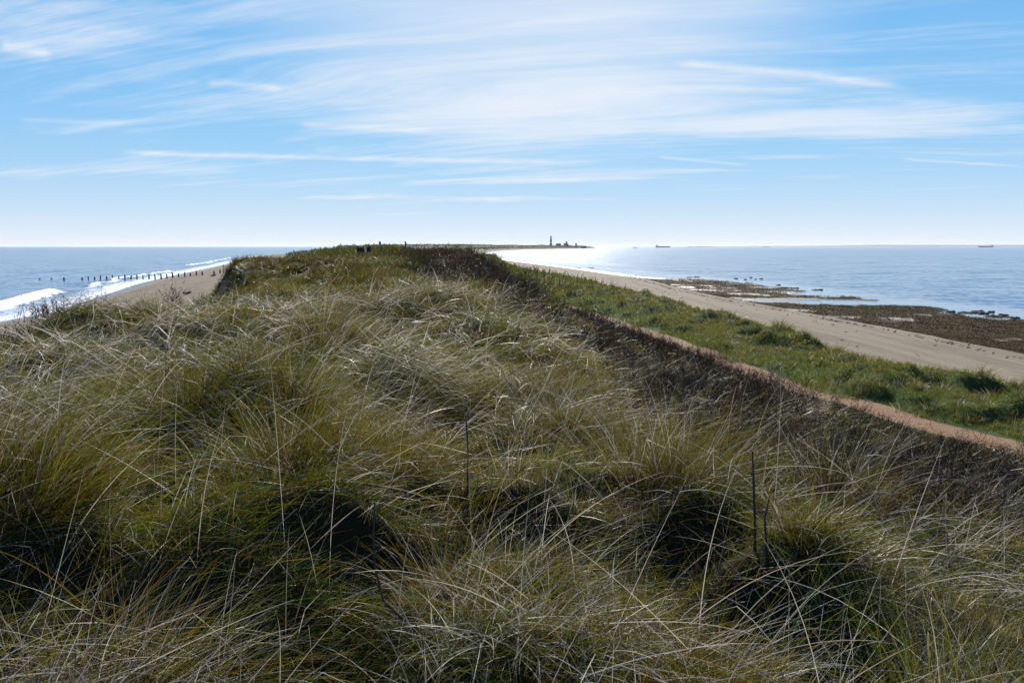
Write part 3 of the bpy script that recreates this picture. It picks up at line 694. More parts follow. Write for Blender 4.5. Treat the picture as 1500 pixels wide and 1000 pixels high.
# bare thorny scrub down the right flank and on the dark patches: domed bushes with gaps between
parts = []; leaf = []
for r0, r1, sp_, nst, wd, side in ((1.8, 8, .34, 22, .0040, 8), (8, 16, .45, 24, .0055, 7), (16, 32, .65, 30, .011, 5), (32, 66, 1.0, 34, .022, 4)):
    tx, ty = jgrid(r0, r1, sp_); low = sstep(.5, 4.5, PATH(ty) - tx)
    k = rng.rand(len(tx)) < scrub_zone(tx, ty) * np.where(fbm(tx / 1.1, ty / 1.1, 6, 2) > -.22, .95, .25) * (.6 + .4 * low); tx, ty, low = tx[k], ty[k], low[k]
    tall = .6 * (fbm(tx / 1.3, ty / 2.4, 4, 2) > .16); bh = (.34 + .55 * rng.rand(len(tx)) ** 1.3 + .40 * fbm(tx / 2.2, ty / 2.8, 1, 2)).clip(.16, 1.1) * (.30 + tall * (1 - low) + .70 * low) * (1 + .35 * sstep(14, 24, ty)) * (1 - .5 * sstep(36, 44, ty)) * np.where(tx < -20, .8, 1.)
    tone = rng.uniform(.6, 1.5, len(tx)); warm = rng.rand(len(tx))
    idx = np.repeat(np.arange(len(tx)), nst); m_ = len(idx)
    rr = sp_ * .62 * np.sqrt(rng.rand(m_)); th = rng.uniform(-np.pi, np.pi, m_)
    x = tx[idx] + rr * np.cos(th); y = ty[idx] + rr * np.sin(th)
    hh = bh[idx] * rng.uniform(.55, 1.1, m_) * (1.05 - .45 * (rr / (sp_ * .62)) ** 2)
    az = th + rng.normal(0, .8, m_); tl = np.abs(.55 * rr / (sp_ * .62) + rng.normal(0, .22, m_))
    dk = (rng.rand(m_) < .12)[:, None]
    col = np.where(dk, C(.16, .14, .12), C(.040, .024, .016) + C(.022, .008, .002) * warm[idx][:, None]) * rng.uniform(.7, 1.3, (m_, 1)) * tone[idx][:, None]
    P_ = np.stack([x, y, land(x, y)], 1)
    parts.append((P_, az, tl, hh, rng.normal(.1, .35, m_), wd * rng.uniform(.8, 1.5, m_), col, col, 4))
    for q in range(side):
        t = rng.uniform(.25, .98, m_)
        Pq = P_ + np.stack([np.cos(az) * np.sin(tl), np.sin(az) * np.sin(tl), np.cos(tl)], 1) * (hh * t)[:, None]
        az2 = rng.uniform(-np.pi, np.pi, m_); tl2 = rng.normal(.95, .35, m_)
        parts.append((Pq, az2, tl2, (.42 * (1.1 - t) + .14) * hh * rng.uniform(.6, 1.5, m_), rng.normal(-.3, .3, m_), wd * .75 * rng.uniform(.6, 1.2, m_), col * 1.1, col * 1.4, 2))
        if q < 3:
            lc = np.where(warm[idx][:, None] > .55, C(.14, .065, .022), C(.085, .085, .028)) * rng.uniform(.5, 1.3, (m_, 1))
            leaf.append((Pq, rng.uniform(-np.pi, np.pi, m_), rng.uniform(.4, 1.8, m_), rng.uniform(.010, .022, m_) * (1 + r0 / 9), rng.uniform(0, .5, m_), wd * 1.5 * rng.uniform(.7, 1.5, m_), lc, lc, 1))
join_parts('scrub_leaves', leaf, M_MARSH, clamp=False, kinks=0)
join_parts('thorn_scrub', parts, M_TWIG, curl=.6, clamp=False, kinks=0)
# olive undergrowth among the scrub
x, y = np.concatenate([scatter(2, 10, 260), scatter(10, 22, 60)], 1)
k = rng.rand(len(x)) < scrub_zone(x, y) * sstep(-.2, .3, fbm(x / 2, y / 2, 0, 3) + .12); x, y = x[k], y[k]; m_ = len(x); d = np.hypot(x, y)
ct = pick((2, 3, 1.5, .6, 2, .6), m_) * .8
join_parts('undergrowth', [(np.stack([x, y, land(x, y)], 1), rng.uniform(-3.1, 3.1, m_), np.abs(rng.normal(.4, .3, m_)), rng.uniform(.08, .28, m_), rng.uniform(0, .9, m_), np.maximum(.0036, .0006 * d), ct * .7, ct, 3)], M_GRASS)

# green strip between path and beach
def strip_zone(x, y): return sstep(.35, .8, x - PATH(y) + 1.3 * fbm(x / 1.4, y / 2.6, 2, 3)) * sstep(2.3, 1.2, x - STRIP(y) + .9 * fbm(x / 2.5, y / 3, 3, 2))
parts = []
for r0, r1, dens, wd, ll in ((17, 30, 520, .014, .10), (30, 50, 230, .024, .13), (50, 90, 70, .045, .17), (90, 180, 14, .09, .25)):
    x, y = scatter(r0, r1, dens, R(48)); k = rng.rand(len(x)) < strip_zone(x, y); x, y = x[k], y[k]; m_ = len(x)
    gf = sstep(-.35, .25, fbm(x / 1.8, y / 3., 6, 3))[:, None]; near = sstep(3.0, .8, x - PATH(y))[:, None]
    gg = (gf * .45 + .4 * near).clip(0, 1); ct = (C(.100, .138, .014) * gg + C(.135, .125, .024) * (1 - gg)) * rng.uniform(.6, 1.4, (m_, 1))
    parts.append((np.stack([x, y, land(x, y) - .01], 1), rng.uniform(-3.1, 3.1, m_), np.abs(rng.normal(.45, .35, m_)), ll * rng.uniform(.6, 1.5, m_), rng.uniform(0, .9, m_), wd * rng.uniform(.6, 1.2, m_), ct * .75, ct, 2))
join_parts('turf', parts, M_TURF)
parts = []
for r0, r1, s, nb, wd, hh in ((17, 30, .6, 85, .010, .50), (30, 50, .85, 80, .017, .5), (50, 95, 1.5, 90, .032, .5), (95, 200, 2.8, 90, .05, .45), (200, 420, 6, 80, .09, .5)):
    tx, ty = jgrid(r0, r1, s, R(48))
    edge = sstep(3.6, .5, STRIP(ty) + 1.2 - tx)
    k = rng.rand(len(tx)) < strip_zone(tx, ty) * (.42 + .58 * edge) * sstep(.2, 1.2, tx - PATH(ty)); tx, ty, edge = tx[k], ty[k], edge[k]
    if not len(tx): continue
    sz = rng.uniform(.6, 1.15, len(tx)) * (.75 + .3 * edge); idx = np.repeat(np.arange(len(tx)), nb); m_ = len(idx)
    rr = s * .55 * np.sqrt(rng.rand(m_)) * sz[idx]; th = rng.uniform(-np.pi, np.pi, m_)
    x = tx[idx] + rr * np.cos(th); y = ty[idx] + rr * np.sin(th)
    ot = (1.1 - .6 * edge[idx]) * rr / (s * .55); la = rng.normal(.3, .8, len(tx))[idx]
    vx = np.cos(th) * ot + .3 * np.cos(la); vy = np.sin(th) * ot + .3 * np.sin(la)
    sil = (rng.rand(len(tx)) < .35 * (1 - edge))[idx][:, None]
    ct = np.where(sil, pick((1.2, 1.4, 1.4, 2.5, .2, 3), m_), pick((1.2, 4, 3., .9, 2.0, .4), m_) * 1.15)
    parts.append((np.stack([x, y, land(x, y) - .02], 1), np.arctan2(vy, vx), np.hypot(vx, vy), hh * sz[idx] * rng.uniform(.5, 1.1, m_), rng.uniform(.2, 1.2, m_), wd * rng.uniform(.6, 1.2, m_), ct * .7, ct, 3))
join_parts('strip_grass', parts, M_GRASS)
# low salt-marsh cover on the mud
parts = []
for r0, r1, dens, wd, ll in ((50, 90, 60, .05, .12), (90, 150, 20, .09, .15), (150, 240, 4, .15, .2)):
    x, y = scatter(r0, r1, dens, R(48)); k = (x > 20); x, y = x[k], y[k]
    k = (rng.rand(len(x)) < weedmask(x, y) * .8) & (_land(x, y) > .05); x, y = x[k], y[k]; m_ = len(x)
    g = sstep(-.3, .4, fbm(x / 6, y / 3, 2, 3))[:, None]
    g2_ = .55 + .75 * sstep(-.3, .3, fbm(x / 3., y / 2., 5, 3))[:, None]; ct = (C(.052, .029, .010) * g + C(.060, .054, .016) * (1 - g)) * g2_ * rng.uniform(.6, 1.4, (m_, 1))
    parts.append((np.stack([x, y, _land(x, y) - .01], 1), rng.uniform(-3.1, 3.1, m_), np.abs(rng.normal(.6, .4, m_)), ll * rng.uniform(.5, 1.4, m_), rng.uniform(0, 1, m_), wd * rng.uniform(.6, 1.4, m_), ct, ct, 1))
join_parts('salt_marsh_plants', parts, M_MARSH, clamp=False)
# wrack line and scattered weed on the sand
x, y = scatter(18, 200, 5, R(48)); off = x - (WEED(y) - 2.6 + .7 * fbm(y / 7., y * 0, 1, 3)); off2 = x - (WEED(y) - 6.0 + .9 * fbm(y / 5., y * 0 + 4, 2, 3))
pr = np.exp(-(off / .30) ** 2) * .95 + .22 * np.exp(-(off2 / .35) ** 2) * (fbm(y / 3, y * 0, 4, 2) > 0) + .006 * (x > STRIP(y) + 2.5) * (x < WEED(y))
x2, y2 = scatter(40, 140, 1.2, R(48)); 
k = (rng.rand(len(x)) < pr) & (y > 15); x, y = x[k], y[k]; m_ = len(x); ct = C(.055, .040, .026) * rng.uniform(.4, 1.8, (m_, 1))
join_parts('seaweed_wrack', [(np.stack([x, y, _land(x, y) + .01], 1), rng.uniform(-3.1, 3.1, m_), rng.normal(1.2, .2, m_), rng.uniform(.15, .5, m_), rng.uniform(0, .3, m_), rng.uniform(.05, .13, m_), ct, ct, 2)], M_MARSH, clamp=False)
# scrub and grass of the far dunes
x, y = scatter(80, 400, .8, R(30)); k = (rng.rand(len(x)) < sstep(FOOT_L(y), CRE_L(y), x) * (x < STRIP(y))); x, y = x[k], y[k]; m_ = len(x); d = np.hypot(x, y)
ct = pick((1, 2, .6, .1, .6, .4), m_) * .7
q1 = (np.stack([x, y, _land(x, y) - .05], 1), rng.uniform(-3.1, 3.1, m_), np.abs(rng.normal(.4, .3, m_)), rng.uniform(.4, 1.3, m_), rng.uniform(0, 1, m_), d * .0016, ct, ct, 2)
x, y = scatter(400, 3700, .02, R(22)); k = (x > FOOT_L(y)) & (x < STRIP(y) + 4); x, y = x[k], y[k]; m_ = len(x); d = np.hypot(x, y)
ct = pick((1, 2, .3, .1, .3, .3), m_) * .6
q2 = (np.stack([x, y, _land(x, y) - .3], 1), rng.uniform(-3.1, 3.1, m_), np.abs(rng.normal(.5, .3, m_)), rng.uniform(1., 3.2, m_), rng.uniform(0, 1, m_), d * .0016, ct, ct, 2)
join_parts('distant_scrub', [q1, q2], M_MARSH, clamp=False)

# ------------------------------------------------------------------ things
WOOD = simple('weathered_wood', (.085, .065, .05), .8, scale=9)
WETWOOD = simple('wet_timber', (.020, .017, .015), .6, scale=9)
STEEL = simple('ship_hull', (.05, .065, .09), .6, var=.1)
RED = simple('ship_hull_red', (.16, .05, .04), .6, var=.1)
WHITE = simple('white_paint', (.62, .62, .6), .6, var=.08)
BLACK = simple('black_paint', (.03, .03, .035), .6, var=.1)
CONC = simple('dark_concrete', (.055, .052, .048), .9, scale=4)
TILE = simple('dark_roof', (.08, .06, .05), .8)
GLASSD = simple('dark_window', (.02, .025, .03), .2)
ROCK = simple('weedy_rock', (.030, .026, .018), .75, var=.5, scale=3)
def gz(x, y): return float(_land(np.array([x], float), np.array([y], float))[0])

# old groyne: a row of timber posts running into the surf
posts = [(248,290,299,1),(322,288,301,1),(400,284,299,1),(515,286,298,1),(553,277,300,0),(593,282,300,0),(630,273,298,0),(668,278,298,0),(706,270,296,0),(746,275,295,0),
         (783,267,291,0),(822,274,295,0),(859,265,293,0),(898,270,292,0),(935,265,290,0),(973,265,288,0),(1010,262,285,2),(1047,262,283,0),(1084,253,282,0),(1122,257,280,0),
         (1160,250,274,0),(1196,255,270,0),(1233,245,264,0),(1270,247,262,0),(1345,243,252,0),(1383,236,251,0)]
names = ['outermost groyne stump, barely above the waves','second low groyne stump out in the open water','third low groyne stump out in the water, wider than the rest','fourth low groyne stump, last before the tall posts start',
 'outermost tall groyne post standing in the sea','short groyne post next to the outermost tall one','tall dark groyne post third from the seaward end of the tall ones','short groyne post fourth of the standing ones from the sea',
 'thin tall groyne post fifth of the standing ones from the sea','short thin groyne post sixth of the standing ones from the sea','tall groyne post in front of the first white foam','short groyne post at the edge of the white wash',
 'tall groyne post in the middle of the white wash','short groyne post just shoreward of the tall one in the wash','groyne post near where the foam meets sand','short groyne post last of those in the wash','broken groyne post with a slanting split board at the waterline',
 'short groyne post first on the sand after the broken one','tallest groyne post on the sand','short groyne post just right of the tallest one on the sand','thick groyne post in the middle of the sandy stretch','short groyne post past the thick one on the sand',
 'tall slim groyne post high on the sand','short stubby groyne post high on the sand','small stump on the upper beach, left of its neighbour','last groyne stump before the dune, on the upper beach']
for i, (X_, t_, b_, k) in enumerate(posts):
    u = X_ / 4.2857; y = 216 + .8 * math.sin(i * 2.1); x = (u - 750) / F * y * 1.0
    x = W(u, 405, y=y)[0]
    top = W(u, 340 + t_ / 4.2857, y=y)[2]; base = min(gz(x, y), 0) - .5
    wd = random.uniform(.34, .44) * (1.25 if k == 1 else 1)
    mb = MB()
    pts = [(x, y, base), (x + random.uniform(-.03, .03), y, (base + top) / 2), (x + random.uniform(-.07, .07), y, top)]
    mb.tube(pts, [wd / 2, wd / 2 * .97, wd / 2 * random.uniform(.75, .95)], 8, .1)
    if k == 2: mb.box((x - .35, y, top - .25), (.9, .14, .16)); mb.tube([(x + .45, y, base), (x - .05, y, top + .05)], .11, 6)
    ob = mb.build('groyne_post', WETWOOD, loc=(x, y, base))
    tag(ob, names[i], 'post', 'timber posts of the old groyne')
# slim marker pole on the beach
x, y = W(327.3, 400, y=214)[:2]; mb = MB(); g = gz(x, y); top = W(327, 387.5, y=214)[2]
mb.tube([(x, y, g - .3), (x + .03, y, (g + top) / 2), (x, y, top)], [.10, .085, .07], 7); mb.box((x, y, top - .25), (.3, .12, .22))
tag(mb.build('marker_pole', WOOD, loc=(x, y, g - .3)), 'slim tall pole on the sand at the landward end of the groyne', 'pole')
# driftwood on the left beach
for u, v, ln, lb in ((274.5, 430, 1.3, 'dark driftwood log lying on the pale sand below the left slope'), (313, 403.5, 1.4, 'small dark drift timber on the upper beach near the last groyne stumps')):
    p = W(u, v, z=1.9); g = gz(p[0], p[1]); p = W(u, v, z=g + .1); g = gz(p[0], p[1]); mb = MB()
    mb.tube([(p[0] - ln / 2, p[1], g + .12), (p[0], p[1] + .1, g + .22), (p[0] + ln / 2, p[1] - .2, g + .28)], [.16, .2, .1], 8, .2); mb.tube([(p[0], p[1], g + .2), (p[0] + .5, p[1], g + .75)], [.09, .04], 6)
    tag(mb.build('driftwood_log', WOOD, loc=(p[0], p[1], g)), lb, 'driftwood', 'driftwood on the left beach')

# waymark signs on the far crest
def sign(u, y, vtop, wplate, hplate, thick, lb, name):
    x = W(u, 360, y=y)[0]; g = gz(x, y); top = W(u, vtop, y=y)[2]
    r = empty(name, (x, y, g)); tag(r, lb, 'sign' if hplate else 'post')
    mb = MB(); mb.box((0, 0, (top - g) / 2 - .2), (thick, thick, top - g + .4), taper=.95); mb.build('post', WOOD, r)
    if hplate:
        mb = MB(); mb.box((0, -thick / 2 - .03, top - g - hplate / 2), (wplate, .05, hplate)); mb.build('plate', WOOD, r)
    else:
        mb = MB(); mb.box((0, 0, top - g + .03), (thick * 1.25, thick * 1.25, .06), taper=.7); mb.build('cap', WOOD, r)
sign(556.8, 75, 353.8, .19, .27, .07, 'small dark sign plate on a thin post on the skyline', 'sign_post')
sign(594, 72, 354.8, 0, 0, .13, 'thick bare wooden post on the skyline right of the sign plate', 'wooden_post')
# broken slab and blocks sticking out of the crest
p = W(530, 361.6, y=62); g = gz(p[0], p[1]); mb = MB()
mb.box((p[0], p[1], p[2] - .25), (.55, 1.2, .42), .05); mb.box((p[0] - .26, p[1] - .1, p[2] - .08), (.14, .5, .34), .1); mb.box((p[0] + .1, p[1], (g + p[2] - .4) / 2), (.3, .6, p[2] - .4 - g + .3))
tag(mb.build('concrete_slab', CONC, loc=(p[0], p[1], g)), 'dark broken concrete slab poking out of the crest left of the sign', 'slab')
p = W(540.5, 363, y=62); mb = MB(); mb.rock((p[0], p[1], p[2] - .1), (.2, .3, .28)); mb.tube([(p[0], p[1], g - .2), (p[0], p[1], p[2])], .12, 6)
tag(mb.build('concrete_lump', CONC, loc=(p[0], p[1], g)), 'small dark lump beside the broken slab on the crest', 'block')

# the sticks in the near grass
def stick(pts, r0, lb, extra=()):
    mb = MB(); rs = np.linspace(r0, r0 * .55, len(pts)); mb.tube(pts, list(rs), 7, .18)
    for e in extra: mb.tube(e, [r0 * .5, r0 * .2], 5, .1)
    tag(mb.build('dry_stick', WOOD, loc=pts[0], smooth=True), lb, 'stick', 'dry sticks in the grass')
def at_ground(u, v):
    for z in np.arange(8.2, 5.5, -.02):
        p = W(u, v, z=z)
        if z <= float(land(np.array([p[0]]), np.array([p[1]]))[0]): break
    return p
def P_(u, v, y): return W(u, v, y=y)
b = at_ground(685, 735); stick([(b[0], b[1], b[2] - .03), P_(685, 660, b[1]), P_(684, 632, b[1]), P_(682, 607, b[1])], .0068, 'short upright dark stick in the middle of the dune, alone between mats')
b = at_ground(1106, 815); stick([(b[0], b[1], b[2] - .03), P_(1106, 770, b[1]), P_(1104, 710, b[1]), P_(1102, 660, b[1])], .0085, 'tall straight dark stick at the right, taller of two')
b = at_ground(1124, 830); stick([(b[0], b[1], b[2] - .03), P_(1122, 785, b[1]), P_(1120, 760, b[1] + .02), P_(1127, 726, b[1] + .03)], .008, 'short crooked dark stick just right of the tall straight one')
b = at_ground(650, 945); stick([(b[0], b[1], b[2] + .05), P_(600, 915, b[1]), P_(562, 880, b[1]), P_(549, 830, b[1]), P_(547, 780, b[1]), P_(549, 735, b[1])], .006, 'long curving brown stem in the near foreground, left of the combed tussock',
      ((P_(549, 820, b[1]), P_(560, 780, b[1])), (P_(555, 860, b[1]), P_(540, 835, b[1]))))
# withered seed head
b = at_ground(243, 600); mb = MB(); mb.tube([(b[0], b[1], b[2] - .02), P_(243, 530, b[1]), P_(243, 514, b[1])], .006, 6)
r_ = tag(mb.build('seed_head', WOOD, loc=tuple(b)), 'brown withered seed head with white bits above the grass on the left', 'seed head')
c_ = P_(242, 508, b[1]); mb = MB()
for k in range(9): mb.rock((c_[0] + random.uniform(-.035, .035), c_[1] + random.uniform(-.02, .02), c_[2] + random.uniform(-.022, .022)), (.022, .018, .016), 6)
o_ = mb.build('head', simple('withered_brown', (.12, .06, .03), .8), r_, loc=tuple(b)); o_.location = (0, 0, 0)
mb = MB()
for k in range(5): mb.rock((c_[0] + random.uniform(-.04, .04), c_[1] - .02, c_[2] + random.uniform(-.0, .04)), (.012, .010, .008), 6)
o_ = mb.build('fluff', WHITE, r_, loc=tuple(b)); o_.location = (0, 0, 0)

# bare shrubs standing against the left beach
def bare_shrub(x, y, h, nst, spread_, lb, wd):
    g = gz(x, y); vs = []; P0 = []; az = []; tl = []; L = []; 
    base = np.zeros((nst, 3)); base[:, 0] = x + rng.normal(0, spread_ * .25, nst); base[:, 1] = y + rng.normal(0, spread_ * .25, nst); base[:, 2] = g
    a = rng.uniform(-np.pi, np.pi, nst); t = np.abs(rng.normal(.0, spread_ * .5, nst)); l = h * rng.uniform(.6, 1.05, nst)
    S = [(base, a, t, l)]; lev = [(base, a, t, l)]
    for q in range(9):
        f_ = rng.uniform(.3, .95, nst); b2 = base + np.stack([np.cos(a) * np.sin(t), np.sin(a) * np.sin(t), np.cos(t)], 1) * (l * f_)[:, None]
        S.append((b2, rng.uniform(-np.pi, np.pi, nst), rng.uniform(.35, 1., nst), h * .35 * (1.15 - f_)))
    Pn = np.concatenate([q[0] for q in S]); A_ = np.concatenate([q[1] for q in S]); T_ = np.concatenate([q[2] for q in S]); L_ = np.concatenate([q[3] for q in S]); m_ = len(Pn)
    col = C(.035, .026, .022) * rng.uniform(.6, 1.5, (m_, 1))
    ob = build_blades('bare_shrub', Pn, A_, T_, L_, rng.normal(0, .2, m_), wd * rng.uniform(.7, 1.3, m_), col, col, 4, M_TWIG, curl=.4, clamp=False, loc=(x, y, g))
    tag(ob, lb, 'shrub', 'leafless shrubs at the left')
for u, v, y, h, nst, sp, lb in ((252, 470, 21, 1.15, 16, .55, 'leafless shrub with forked twigs standing up against the pale sand'), (20, 480, 14.5, .62, 40, 1.1, 'low black thorn bush at the left edge against the surf'),
                                (75, 474, 15.5, .60, 40, 1.0, 'low black thorn bush against the foam, right of the one at the edge'), (113, 465, 18.5, .8, 6, .4, 'sparse thin twigs rising in front of the blue shallow water')):
    x = W(u, v, y=y)[0]; bare_shrub(x, y, h, nst, sp, lb, .011 if nst > 10 else .008)

# dark stones and weed clumps in the shallows
rl = []
for i, (u, v, s_) in enumerate(((910,403,2.6),(928,404.5,1.6),(1078,407.5,.8),(1092,409,.6),(1100,406,.6),(1107,408.5,.5),(1115,408,.7),(1010,405.5,1.5),(1021,405,1.4),(1150,421,2.4),(1163,421.5,1.6),(1140,417,.8),
                            (1422,457,2.6),(1431,455,1.4),(1452,456,.7),(1441,459,1.),(1460,462,2.),(1470,460,.9),(1487,465,.9),(1393,456,.9),(1345,450,.8),(1197,424,1.8),(845,392.5,2.4),(865,392,2.),(800,393,2.2))):
    p = W(u, v, z=.12); mb = MB()
    nk = 2 + int(s_ * 2)
    for k in range(nk): mb.rock((p[0] + ((k + .5) / nk - .5) * s_ * 1.1, p[1] + random.uniform(-.08, .08) * s_, 0), (.42 * s_ if nk < 4 else .30 * s_, .25 * s_, random.uniform(.12, .26)), 7)
    side = 'far left of the tidal shallows' if u < 940 else 'middle of the tidal shallows' if u < 1250 else 'shallows at the right edge'
    ob = mb.build('weedy_rock', ROCK, loc=(p[0], p[1], 0))
    tag(ob, f'dark weed covered stones awash in the {side}', 'rock', 'weedy stones in the ' + side)

# ships: outline of the hull in (length, height), extruded to the beam
def ship(name, u, y, length, lb, kind, mat, flip=1):
    x = W(u, 361, y=y)[0]; r = empty(name, (x, y, 0)); tag(r, lb, 'ship')
    L = length; H = L * .075; B = L * .14; f = flip
    mb = MB(); n_ = 14
    # hull with a flared bow and tucked stern
    rows = []
    for z, inset in ((-1, .04), (H * .5, .02), (H, 0)):
        ring = []
        for k in range(n_):
            t = k / (n_ - 1); xx = (-.5 + inset + t * (1 - 2 * inset)) * L * f; hb = B / 2 * min(1, (1 - t) * 6) ** .6 * min(1, .55 + t * 4)
            sheer = (H * .25 if t > .86 and z == H else 0)
            ring.append((xx, hb, z + sheer))
        rows.append(ring + [(a, -b_, c) for a, b_, c in ring[::-1]])
    vs = [p for rg_ in rows for p in rg_]; m_ = len(rows[0]); fs = []
    for i in range(2):
        for k in range(m_): fs.append((i * m_ + k, i * m_ + (k + 1) % m_, (i + 1) * m_ + (k + 1) % m_, (i + 1) * m_ + k))
    fs.append(tuple(2 * m_ + k for k in range(m_))); mb.add(vs, fs); mb.build('hull', mat, r)
    mb = MB()
    def bx(cx, w_, z0, h_, d=.7): mb.box((cx * L * f, 0, z0 + h_ / 2), (w_ * L, B * d, h_))
    if kind == 'cargo':
        bx(-.40, .12, H, L * .07); bx(-.40, .08, H + L * .07, L * .03); bx(-.40, .015, H + L * .10, L * .03, .1); mb.build('bridge', WHITE, r)
        mb = MB(); bx(-.345, .03, H, L * .095, .25); mb.build('funnel', RED, r)
        mb = MB()
        for k in range(5): bx(-.26 + k * .14, .11, H, L * .018)
        mb.build('hatch_covers', STEEL, r)
    elif kind == 'tanker':
        bx(-.40, .10, H, L * .08); bx(-.40, .14, H + L * .055, L * .012, .95); mb.build('bridge', WHITE, r)
        mb = MB(); bx(-.46, .03, H, L * .09, .25); mb.build('funnel', BLACK, r)
        mb = MB(); bx(.06, .70, H, L * .008, .08); bx(.05, .01, H, L * .05, .1); bx(.30, .01, H, L * .04, .1); mb.build('deck_pipes', STEEL, r)
    elif kind == 'ferry':
        bx(.0, .82, H, L * .045); bx(.33, .14, H + L * .045, L * .04); bx(-.30, .10, H + L * .045, L * .025); mb.build('superstructure', WHITE, r)
        mb = MB(); bx(-.28, .05, H + L * .06, L * .06, .3); mb.build('funnel', STEEL, r); mb = MB(); bx(.36, .01, H + L * .08, L * .05, .08); mb.build('mast', STEEL, r)
    else:
        bx(.12, .3, H, L * .10); bx(.12, .18, H + L * .10, L * .08); bx(.10, .03, H + L * .18, L * .16, .1); mb.build('wheelhouse', WHITE, r)
        mb = MB(); bx(-.25, .03, H, L * .2, .08); mb.build('mast', STEEL, r)
ship('ferry', 508, 6500, 175, 'pale blue ferry on the horizon beyond the left of the dune crest', 'ferry', STEEL, 1)
ship('cargo_ship', 971, 6800, 128, 'largest ship right of the lighthouse, long hull with bridge at its left end', 'cargo', STEEL, 1)
ship('work_boat', 930, 4200, 26, 'low dark boat on the glittering water, nearest to the lighthouse', 'boat', BLACK, 1)
ship('work_boat', 1010, 8200, 38, 'small pale boat just right of the long cargo ship', 'boat', STEEL, 1)
ship('work_boat', 1047, 9000, 22, 'tiny speck of a boat, second right of the cargo ship', 'boat', STEEL, -1)
ship('cargo_ship', 1123, 10500, 78, 'faint small ship in the haze midway between cargo ship and right edge', 'cargo', STEEL, 1)
ship('work_boat', 1327, 10500, 34, 'hardly visible boat in the haze, left of the tanker', 'boat', STEEL, 1)
ship('tanker', 1444, 8200, 158, 'long low tanker near the right edge with its bridge at the right end', 'tanker', STEEL, -1)

# lighthouse and the buildings at the point
def g2(x, y): return max(gz(x, y), 3.)
x, y = W(807, 360, y=3200)[:2]; g = g2(x, y)
lt = empty('lighthouse', (x, y, g)); tag(lt, 'tall dark lighthouse tower on the far point of the spit', 'lighthouse')
bands = [(0, 8.5, BLACK), (8.5, 17, WHITE), (17, 25.5, BLACK), (25.5, 34, WHITE)]
def rr_(z): return 5.2 - 2.2 * (z / 34) ** .8
for z0, z1, mt in bands:
    mb = MB(); mb.tube([(0, 0, z0), (0, 0, (z0 + z1) / 2), (0, 0, z1)], [rr_(z0), rr_((z0 + z1) / 2), rr_(z1)], 20); mb.build('tower_band', mt, lt)
mb = MB(); mb.tube([(0, 0, 34), (0, 0, 35.2)], [4.2, 4.3], 20); mb.build('gallery', BLACK, lt)
mb = MB(); mb.tube([(0, 0, 35.2), (0, 0, 38.6)], [2.2, 2.2], 16); mb.build('lantern', GLASSD, lt)
mb = MB(); mb.tube([(0, 0, 38.6), (0, 0, 40.4), (0, 0, 42.5)], [2.5, 1.1, .12], 16); mb.build('cupola', BLACK, lt)
def house(u, y, w_, d_, h_, lb, name='building', tower=0, mast=0):
    x = W(u, 360, y=y)[0]; g = g2(x, y); r = empty(name, (x, y, g)); tag(r, lb, 'building', None)
    mb = MB(); mb.box((0, 0, h_ / 2 - 1), (w_, d_, h_ + 2)); wl = mb.build('wall', CONC, r)
    mb = MB(); mb.prism([(-w_ / 2 - .5, h_), (w_ / 2 + .5, h_), (w_ / 2 - 1.5, h_ + w_ * .18), (-w_ / 2 + 1.5, h_ + w_ * .18)], -d_ / 2 - .5, d_ / 2 + .5); mb.build('roof', TILE, r)
    for k in range(3):
        mb = MB(); mb.box((-w_ * .3 + k * w_ * .3, -d_ / 2 - .05, h_ * .55), (w_ * .12, .1, h_ * .25)); mb.build('window', GLASSD, r)
    if tower:
        mb = MB(); mb.box((w_ * .1, 0, h_ + tower / 2), (5.5, 5.5, tower)); mb.box((w_ * .1, 0, h_ + tower + 1.4), (9, 9, 2.8)); mb.build('lookout_tower', CONC, r)
    if mast:
        mb = MB(); mb.tube([(-w_ * .3, 0, h_), (-w_ * .3, 0, h_ + mast)], .5, 5); mb.build('mast', STEEL, r)
house(829, 3240, 19, 10, 7, 'dark building with a stubby lookout tower right of the lighthouse', tower=8, mast=6)
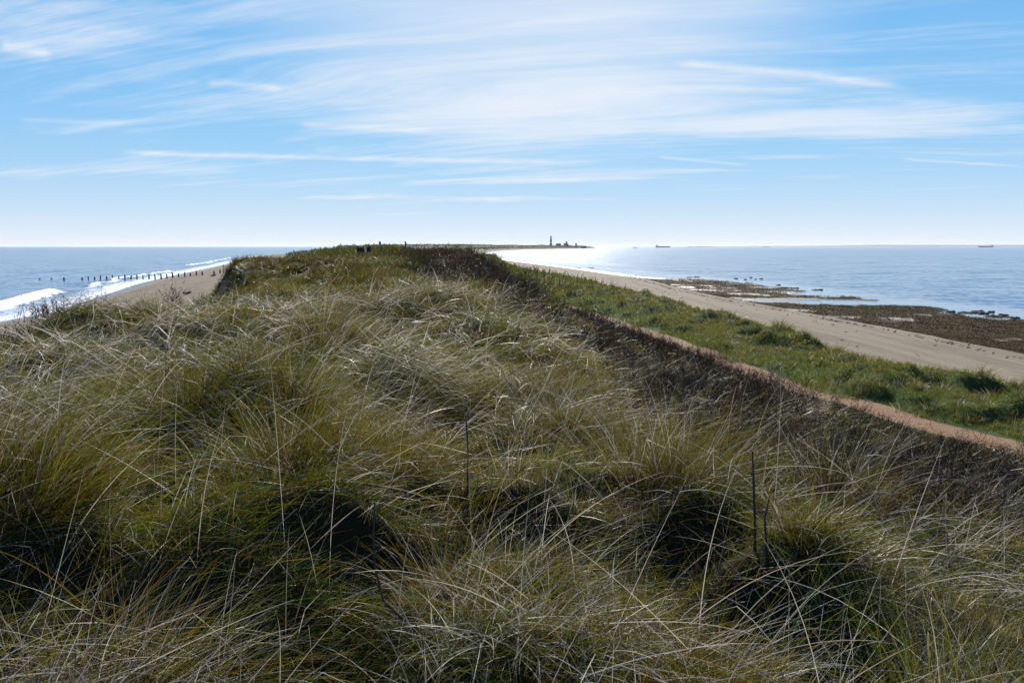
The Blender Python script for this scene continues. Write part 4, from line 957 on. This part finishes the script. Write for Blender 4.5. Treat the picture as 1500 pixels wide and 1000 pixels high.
house(843.5, 3260, 10, 9, 6, 'small square tower building right of the stubby lookout', tower=7)
house(818, 3230, 20, 10, 6, 'low dark house close to the foot of the lighthouse')
house(855, 3300, 22, 10, 5, 'low long building near the tip of the spit')
house(797, 3220, 16, 10, 5.5, 'low house just left of the lighthouse foot')
# thin masts on the far dunes
for u, y, h_, lb in ((657, 900, 9, 'hair-thin pole on the skyline right above the dark scrub'), (690, 1200, 11, 'hair-thin pole on the skyline where the bay begins')):
    x = W(u, 360, y=y)[0]; g = gz(x, y); mb = MB(); mb.tube([(x, y, g - 1), (x, y, g + h_ * .6), (x, y, g + h_)], [.22, .2, .15], 6); mb.box((x, y, g + h_ * .92), (1.4, .2, .2))
    tag(mb.build('telegraph_pole', WOOD, loc=(x, y, g - 1)), lb, 'pole', 'poles on the far dunes')

# low coast across the estuary
M_COAST = simple('far_coast', (.06, .08, .06), .9, scale=.002)
uu = np.linspace(1040, 1760, 200); V = []; 
for i, u in enumerate(uu):
    x = W(u, 360, y=15000)[0]; hh = 12 + 30 * sstep(1050, 1420, u) * (.75 + .5 * (vn(np.array([u / 60.]), np.array([0.]), 2)[0])) + 9 * vn(np.array([u / 9.]), np.array([3.]), 1)[0]
    V += [(x, 14600, -1), (x, 15000, hh * .6), (x, 15800, hh), (x, 17500, -1)]
idx = np.arange(len(uu) * 4).reshape(-1, 4); Q = np.concatenate([np.stack([idx[:-1, k], idx[1:, k], idx[1:, k + 1], idx[:-1, k + 1]], 1) for k in range(3)])
tag(mesh_np('hills', V, Q=Q, mat=M_COAST, smooth=True), kind='structure')

# the air: one even volume over land and sea
HAZE = 3.0e-5
if HAZE:
    m, nt = mat_new('haze'); n = N(nt)
    v = n('VolumePrincipled', {'Color': (.80, .88, 1., 1), 'Density': HAZE, 'Anisotropy': .2})
    o = n('OutputMaterial'); n.link(v.outputs[0], o.inputs['Volume'])
    mb = MB(); mb.box((0, 0, 29), (130000, 130000, 76)); ob = mb.build('haze', m); tag(ob, kind='stuff')
